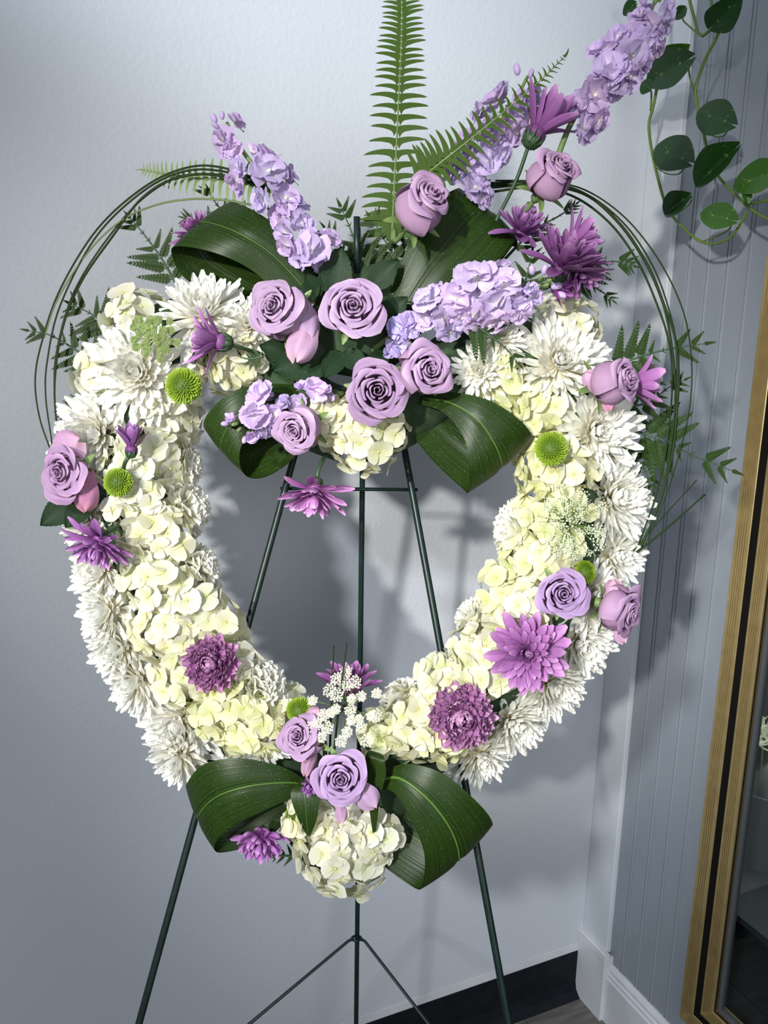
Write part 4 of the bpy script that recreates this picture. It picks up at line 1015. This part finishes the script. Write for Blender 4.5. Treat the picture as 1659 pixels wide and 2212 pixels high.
for pts, np_, pl_, ang, lab in [
 ([(390, 630, -20), (350, 560, 0), (310, 505, 0), (280, 470, 0)], 8, 74, 62, 'leatherleaf fern frond upper left below the grass loop'),
 ([(245, 715, -20), (200, 680, -10), (150, 655, -10)], 6, 68, 66, 'fern frond with upright spikes left of the white shoulder hydrangea'),
 ([(225, 800, -20), (170, 760, -10), (110, 725, -10), (60, 714, -10)], 7, 66, 58, 'leftmost fern frond crossing the hanging grass blades'),
 ([(190, 870, -20), (150, 885, -20), (125, 900, -20)], 4, 34, 60, 'small fern tip low on the left edge above the leftmost rose'),
 ([(560, 540, -30), (500, 480, -20), (460, 430, -20), (450, 410, -20)], 8, 60, 60, 'dark fern frond behind the left leaning stock spike'),
 ([(480, 520, -30), (430, 480, -30), (395, 470, -30)], 6, 44, 55, 'small dark fern frond behind the upper left folded leaf'),
 ([(800, 640, 20), (780, 560, 20), (755, 490, 10), (735, 445, 0)], 8, 80, 62, 'fern frond rising in the middle left of the tall sword fern'),
 ([(790, 620, 40), (740, 540, 40), (700, 490, 30)], 7, 60, 58, 'fern frond beside the left stock spike base'),
 ([(860, 640, 10), (850, 560, 10), (820, 500, 0), (800, 470, -5)], 8, 72, 62, 'fern frond close behind the green easel pin'),
 ([(860, 660, 0), (880, 560, 0), (880, 480, -10), (860, 420, -20)], 8, 70, 60, 'shaded fern frond at the foot of the tall sword fern'),
 ([(1210, 615, 30), (1270, 575, 30), (1330, 565, 20), (1370, 575, 20)], 9, 58, 60, 'fern frond pointing right beside the deep purple blooms'),
 ([(1200, 610, 20), (1260, 610, 20), (1300, 630, 10), (1325, 650, 10)], 7, 44, 58, 'fern frond drooping over the upper right white hydrangea'),
 ([(1090, 560, 20), (1150, 500, 20), (1210, 465, 20), (1245, 440, 20)], 10, 46, 45, 'narrow fern frond under the highest rose'),
 ([(1120, 650, 40), (1140, 590, 40), (1150, 540, 40)], 6, 58, 60, 'dark fern frond between stock spike and deep purple bloom'),
 ([(1310, 800, -20), (1370, 775, 0), (1440, 755, 0), (1525, 742, 0)], 7, 84, 60, 'fern frond pointing right above the right lobe rose'),
 ([(1370, 930, -20), (1430, 950, 0), (1500, 985, 0), (1585, 1018, 0)], 7, 92, 60, 'large fern frond reaching furthest to the gold door frame'),
 ([(1340, 880, -30), (1400, 870, -20), (1440, 840, -20), (1480, 820, -20)], 7, 60, 58, 'fern frond behind the grass right of the right lobe rose'),
 ([(1340, 960, -40), (1390, 1010, -30), (1410, 1060, -30)], 6, 50, 55, 'shaded fern frond hanging behind the right outer chrysanthemums'),
 ([(1010, 690, 150), (1045, 715, 150), (1090, 750, 150), (1120, 785, 145)], 5, 62, 55, 'bright fern tip lying on the white flowers below the broad stock'),
 ([(640, 1850, 20), (605, 1848, 30), (590, 1852, 30)], 4, 26, 60, 'tiny fern tip beside the purple bloom at bottom left'),
 ([(570, 770, 120), (535, 775, 120), (500, 765, 115)], 6, 26, 60, 'small fern tip left of the rose with drooping petal')]:
    frond('leatherleaf_fern', lab, G_LF, pts, np_, pl_, LF, M['dark_stem'], ang=ang, psc=1.15, wid=1.0, rs=.0013)
G_SF = 'sword fern fronds'
frond('sword_fern', 'tall upright sword fern frond reaching the top of the picture', G_SF, [(845, 560, 0), (850, 440, 0), (862, 200, -10), (868, 50, -20), (866, -60, -20)], 36, 66, SP, M['stem'], ang=80, start=.12, lens=lambda f: 1-.45*max(0, (f-.3)/.7), rs=.0012, wid=1.5)
frond('sword_fern', 'sword fern frond leaning right across a stock spike', G_SF, [(890, 400, 60), (960, 345, 110), (1060, 265, 120), (1160, 180, 110), (1222, 120, 100)], 26, 62, SP, M['stem'], ang=66, start=.05, lens=lambda f: 1-.9*max(0, (f-.15)/.85), rs=.0011, wid=1.5)
frond('sword_fern', 'short pale sword fern frond at the top left under the grass', G_SF, [(600, 410, 0), (520, 392, 0), (420, 385, 0), (350, 375, 0), (305, 366, 0)], 22, 46, SPP, M['stem'], ang=82, start=.05, lens=lambda f: 1-.75*max(0, (f-.35)/.65), rs=.0011, wid=1.35)

# ---------------------------------------------------------------- bear grass
def grass(lab, pts, r=2.2, pale=False, group='bear grass blades'):
    wp = [P(*p) for p in crom([(p[0], p[1], p[2] if len(p) > 2 else 20) for p in pts], 8)]; c0 = wp[0]
    b = MB(); b.tube([p-c0 for p in wp], lambda u: 1.3*r*S(0)*(1.1-.4*u), 6, flat=.7)
    o = link('bear_grass', b.mesh('bear_grass', M['grass_pale'] if pale else M['grass'])); o.location = c0
    o['label'] = lab; o['category'] = 'grass blade'; o['group'] = group
grass('outermost long grass blade looping down the left side', [(590, 400), (480, 362), (400, 363), (310, 405), (210, 495), (130, 625), (90, 740), (76, 820), (85, 900), (110, 975)])
grass('second grass blade inside the outermost one on the left', [(600, 405), (480, 370), (390, 372), (300, 420), (205, 515), (130, 660), (102, 780), (99, 860), (113, 960)])
grass('innermost grass blade looping down the left side', [(610, 415), (490, 380), (390, 382), (310, 425), (240, 515), (175, 610), (135, 710), (118, 830), (124, 930), (130, 970)], 2.6)
grass('grass blade between the inner and second one on the left', [(610, 420), (500, 385), (395, 380), (305, 432), (225, 525), (160, 630), (126, 740), (117, 830), (126, 960)], 2.0)
grass('pale grass blade crossing low under the left loops', [(600, 455), (530, 440), (470, 431), (400, 431), (330, 445), (260, 478), (190, 545), (125, 645), (95, 730)], 2.2, True)
for k, (lab, dx, pts, r) in enumerate([
 ('dark grass blade arching from the highest rose down the right side', 0, [(1060, 400), (1140, 392), (1250, 412), (1330, 475), (1390, 560), (1430, 650), (1450, 740), (1459, 840), (1450, 960), (1425, 1080), (1380, 1190)], 2.6),
 ('thick green grass blade middle of the right bundle', 0, [(1050, 405), (1150, 400), (1260, 418), (1340, 485), (1400, 575), (1435, 660), (1460, 740), (1463, 850), (1455, 960), (1430, 1070), (1385, 1185)], 3.0),
 ('inner grass blade of the right bundle', 0, [(1060, 415), (1150, 405), (1240, 425), (1320, 485), (1380, 570), (1420, 660), (1445, 740), (1452, 830), (1442, 950), (1420, 1060), (1378, 1180)], 2.4),
 ('fine outermost grass blade far right beside the door frame', 0, [(1070, 390), (1160, 392), (1258, 408), (1350, 470), (1425, 565), (1475, 670), (1493, 770), (1491, 870), (1470, 970), (1435, 1080), (1390, 1185)], 1.7),
 ('grass blade just outside the thick one on the right', 0, [(1060, 395), (1150, 395), (1255, 414), (1345, 480), (1410, 575), (1448, 680), (1466, 780), (1464, 880), (1450, 1000), (1410, 1120), (1380, 1190)], 1.9),
 ('upper short grass blade sticking out low on the right', 0, [(1360, 1200), (1420, 1130), (1505, 1037)], 1.7),
 ('lower short grass blade sticking out low on the right', 0, [(1360, 1205), (1430, 1150), (1523, 1068)], 1.9)]):
    grass(lab, [(p[0], p[1], 10) for p in pts], r)
grass('left upright grass blade behind the white lace flower', [(712, 1640, 90), (716, 1520, 100), (721, 1394, 100)], 2.3)
grass('right upright grass blade before the magenta bloom', [(722, 1620, 120), (735, 1500, 150), (749, 1390, 150)], 2.3)

# ---------------------------------------------------------------- lace flowers
def lace(lab, x, y, R, n, w, m, ms, umb, seed, spread=1.0, flat=.45, per=17, fl=4.3):
    r = random.Random(seed); nn = dirw(n); s = S(w)
    t = thing('lace_flower', lab, 'lace flower', 'lace flowers', frame(nn, 0.3, P(x, y, w)-nn*R*s*.5)); 
    rays = MB(); bl = MB()
    for i in range(umb):
        q = math.sqrt((i+.6)/umb); a = i*2.39996+r.uniform(-.35, .35); rr = R*s*q*spread*r.uniform(.88, 1.06)
        c = Vector((rr*math.cos(a), rr*math.sin(a), R*s*(.55-flat*q*q*.6)*r.uniform(.9, 1.1)))
        rays.tube([(0, 0, -R*s*.3), c*.55+Vector((0, 0, -R*s*.05)), c], .00045, 4)
        ur = R*s*.155*r.uniform(.8, 1.2)
        for k in range(per):
            qa = math.sqrt((k+.5)/per); aa = k*2.39996; fc = c+Vector((ur*qa*math.cos(aa), ur*qa*math.sin(aa), ur*.5*(1-qa*qa)+r.uniform(-.1, .1)*ur))
            if k % 3 == 0: rays.tube([c-Vector((0, 0, ur*.8)), fc], .0003, 3)
            f = fl*s*.5*r.uniform(.8, 1.25); tl = Vector((r.uniform(-.5, .5), r.uniform(-.5, .5), 1)).normalized(); q4 = tl.to_track_quat('Z', 'Y').to_matrix(); a0 = r.uniform(0, 6)
            vs = [fc]; fs = []
            for p in range(5):
                b0 = a0+p*1.2566
                for da, rad in ((-.5, .75), (0, 1.15), (.5, .75)):
                    vs.append(fc+q4 @ Vector((f*rad*math.cos(b0+da), f*rad*math.sin(b0+da), f*.35)))
                fs.append((0, 1+p*3, 2+p*3, 3+p*3))
            bl.add(vs, fs, r.uniform(.3, 1))
    rays.tube([(0, 0, -R*s*.3), (0, 0, -R*s*1.3)], .0012, 6)
    link('rays', rays.mesh('lace_rays', ms), t)
    o = link('blossoms', bl.mesh('lace_blossoms', m, False), t); o['kind'] = 'stuff'
lace('yellow green lace flower at upper left above the button bloom', 330, 728, 50, (.1, -.2, 1), 165, M['lace_green'], M['stem'], 30, 1, per=30, fl=6)
lace('open pale lace flower on the right arm', 1243, 1130, 82, (.05, .0, 1), 165, M['lace_pale'], M['stem'], 34, 2, per=15, fl=4.2)
lace('white lace flower above the bottom pair of roses', 745, 1535, 82, (.05, .15, 1), 165, M['lace_white'], M['stem'], 26, 3, per=26, fl=5.2)

# green pin of the easel showing above the roses
b = MB(); p0 = P(770, 468, 75); p1 = P(772, 590, 55); b.tube([IE @ p0, IE @ p1], 0.0034, 8); link('pin', b.mesh('pin', M['easel']), ez)

# ---------------------------------------------------------------- pothos vine on the right
XV = XW-0.075
def heart_leaf(m, fold=.35):
    b = MB()
    def fn(u, v):
        q = 2*u-1
        wv = .47*math.sin(min(1, (v+.012)/.345)*math.pi/2)**.75 if v < .333 else .47*max(0.0, 1-(v-.333)/.667)**.85*(1+.6*(v-.333)/.667)
        x = v - 0.17*(1-v)**3*min(1, abs(q)*1.6)*(v > -1)
        return ((x+.02, q*max(wv, .002), fold*abs(q)*wv*.8-.16*v*v+.05*v), v)
    b.patch(fn, 12, 20); return b.mesh('pothos_leaf', m)
PLF = [heart_leaf(M['pothos'], .35), heart_leaf(M['pothos_pale'], .3), heart_leaf(M['pothos'], .9)]
def vine(lab, stems, leaves):
    c0 = on_x(stems[0][0][0], stems[0][0][1], XV)
    t = thing('pothos_vine', lab, 'vine', 'trailing pothos', Matrix.Translation(c0))
    for st in stems:
        pts = crom([on_x(p[0], p[1], XV+(p[2] if len(p) > 2 else 0)) - c0 for p in st], 7)
        b = MB(); b.tube(pts, lambda u: .0026-.0007*u, 7); link('stem', b.mesh('stem', M['pothos_stem']), t)
    for (bx, by, tx, ty, wid, kind, att, roll) in leaves:
        a, e = on_x(bx, by, XV-.02)-c0, on_x(tx, ty, XV-.025)-c0
        X = e-a; L = X.length; X.normalize(); vd = (c0+a-EYE).normalized()*-1
        Z = (vd - X*vd.dot(X)).normalized(); Z = (Z*math.cos(roll)+X.cross(Z)*math.sin(roll)); Y = Z.cross(X)
        m = Matrix((X, Y, Z)).transposed().to_4x4() @ Matrix.Diagonal((L, L*wid, L, 1)); m.translation = a
        lf = link('leaf', PLF[kind], t, m)
        if att:
            pts = crom([on_x(q[0], q[1], XV-.003*i)-c0 for i, q in enumerate(att)]+[a+X*L*.02], 6)
            iv = m.inverted(); b = MB(); b.tube([iv @ p for p in pts], .0013/L, 6); link('petiole', b.mesh('petiole', M['pothos_stem']), lf)
vine('trailing pothos vine nearest the stock spike, hanging before the corner', [[(1440, -80), (1436, 60), (1430, 130), (1412, 225), (1402, 268), (1407, 320), (1420, 380), (1437, 440), (1455, 470), (1490, 505), (1517, 523), (1545, 526), (1575, 515), (1597, 488), (1613, 455)]],
 [(1372, 8, 1344, 32, .9, 0, None, .3), (1430, 132, 1484, 102, .75, 1, [(1428, 140), (1427, 136)], .2), (1488, 128, 1388, 180, .62, 0, [(1500, 200), (1490, 165)], .2), (1405, 192, 1384, 178, 1.2, 0, [(1405, 240), (1407, 205)], 0),
  (1487, 350, 1410, 312, .72, 0, [(1418, 362), (1440, 375), (1465, 376), (1478, 362)], .2), (1487, 425, 1431, 464, .75, 2, [(1452, 462), (1470, 456), (1490, 440), (1493, 425)], .3), (1584, 476, 1508, 457, .62, 1, [(1516, 522), (1550, 510), (1575, 495), (1580, 482)], .2)])
vine('trailing pothos vine furthest right, running out past the door frame', [[(1580, -60), (1562, 30), (1550, 75), (1525, 125), (1503, 190), (1508, 235), (1520, 290), (1530, 330), (1548, 375), (1580, 412), (1610, 441), (1640, 464), (1690, 485)], [(1609, 440), (1640, 436), (1700, 425)], [(1484, -60), (1490, 0), (1500, 40), (1507, 68), (1517, 78)], [(1517, 78), (1530, 68), (1540, 50), (1535, 0), (1530, -60)]],
 [(1540, 55, 1600, -10, .85, 0, None, .2), (1480, 18, 1456, 42, 1.0, 0, [(1512, 76), (1490, 58), (1475, 42), (1478, 25)], .3), (1580, 268, 1500, 238, .70, 0, [(1520, 286), (1545, 295), (1565, 292), (1573, 275)], .1),
  (1588, 322, 1497, 404, .60, 2, [(1545, 374), (1560, 368), (1577, 350), (1580, 335)], .35), (1680, 372, 1576, 402, .62, 1, None, .3), (1615, 436, 1606, 398, .62, 1, None, .5)])

# ---------------------------------------------------------------- flower bucket inside the cooler
bx, by = 1.335, 1.065
bk = thing('flower_bucket', 'grey flower bucket inside the glass door cooler', 'bucket', None, Matrix.Translation((bx, by, .366)))
b = MB(); R_ = [(.06, 0), (.078, .16), (.08, .163), (.076, .163), (.06, .01)]
b.patch(lambda u, v: (R_[min(int(round(v*4)), 4)][0]*math.cos(u*6.2832), R_[min(int(round(v*4)), 4)][0]*math.sin(u*6.2832), R_[min(int(round(v*4)), 4)][1]), 24, 4)
link('bucket_body', b.mesh('bucket_body', M['bucket']), bk)
b = MB(); b.ball((0, 0, .01), .058, 16, 4, (1, 1, .1)); link('bucket_bottom', b.mesh('bucket_bottom', M['bucket']), bk)
for i in range(6):
    a = i*2.4; r_ = .055*math.sqrt((i+.3)/7)
    t = thing('cooler_flower', ('white green flower at the back of the bucket inside the cooler', 'white green flower at the left of the cooler bucket', 'white green flower at the right of the cooler bucket', 'tallest white green flower in the cooler bucket', 'white green flower at the front of the cooler bucket', 'lowest white green flower in the cooler bucket')[i], 'flower', 'bucket flowers in the cooler', Matrix.Translation((bx+r_*.7*math.cos(a), by+r_*.7*math.sin(a), .383)))
    top = Vector((r_*1.3*math.cos(a), r_*1.3*math.sin(a), .20+.05*(i % 3)))
    b = MB(); b.tube([(0, 0, 0), top*.5, top], .002, 6); link('stem', b.mesh('stem', M['stem']), t)
    for k in range(14):
        m = petal_frame(math.radians(20+80*(k/14)), k*2.4); m.translation = top
        link('petal', WM_MID[k % 3], t, m @ Matrix.Scale(.045, 4), (.95, 1, .85))
    leaf = Matrix.Translation(top*.75) @ petal_frame(1.2, a) @ Matrix.Scale(.07, 4)
    link('leaf', RLEAF, t, leaf)
d = bpy.data.lights.new('cooler_lamp', 'AREA'); d.size = .25; d.energy = 3.0; d.color = (1, .98, .9)
o = bpy.data.objects.new('cooler_lamp', d); COL.objects.link(o); o.location = (1.36, .95, 1.05)
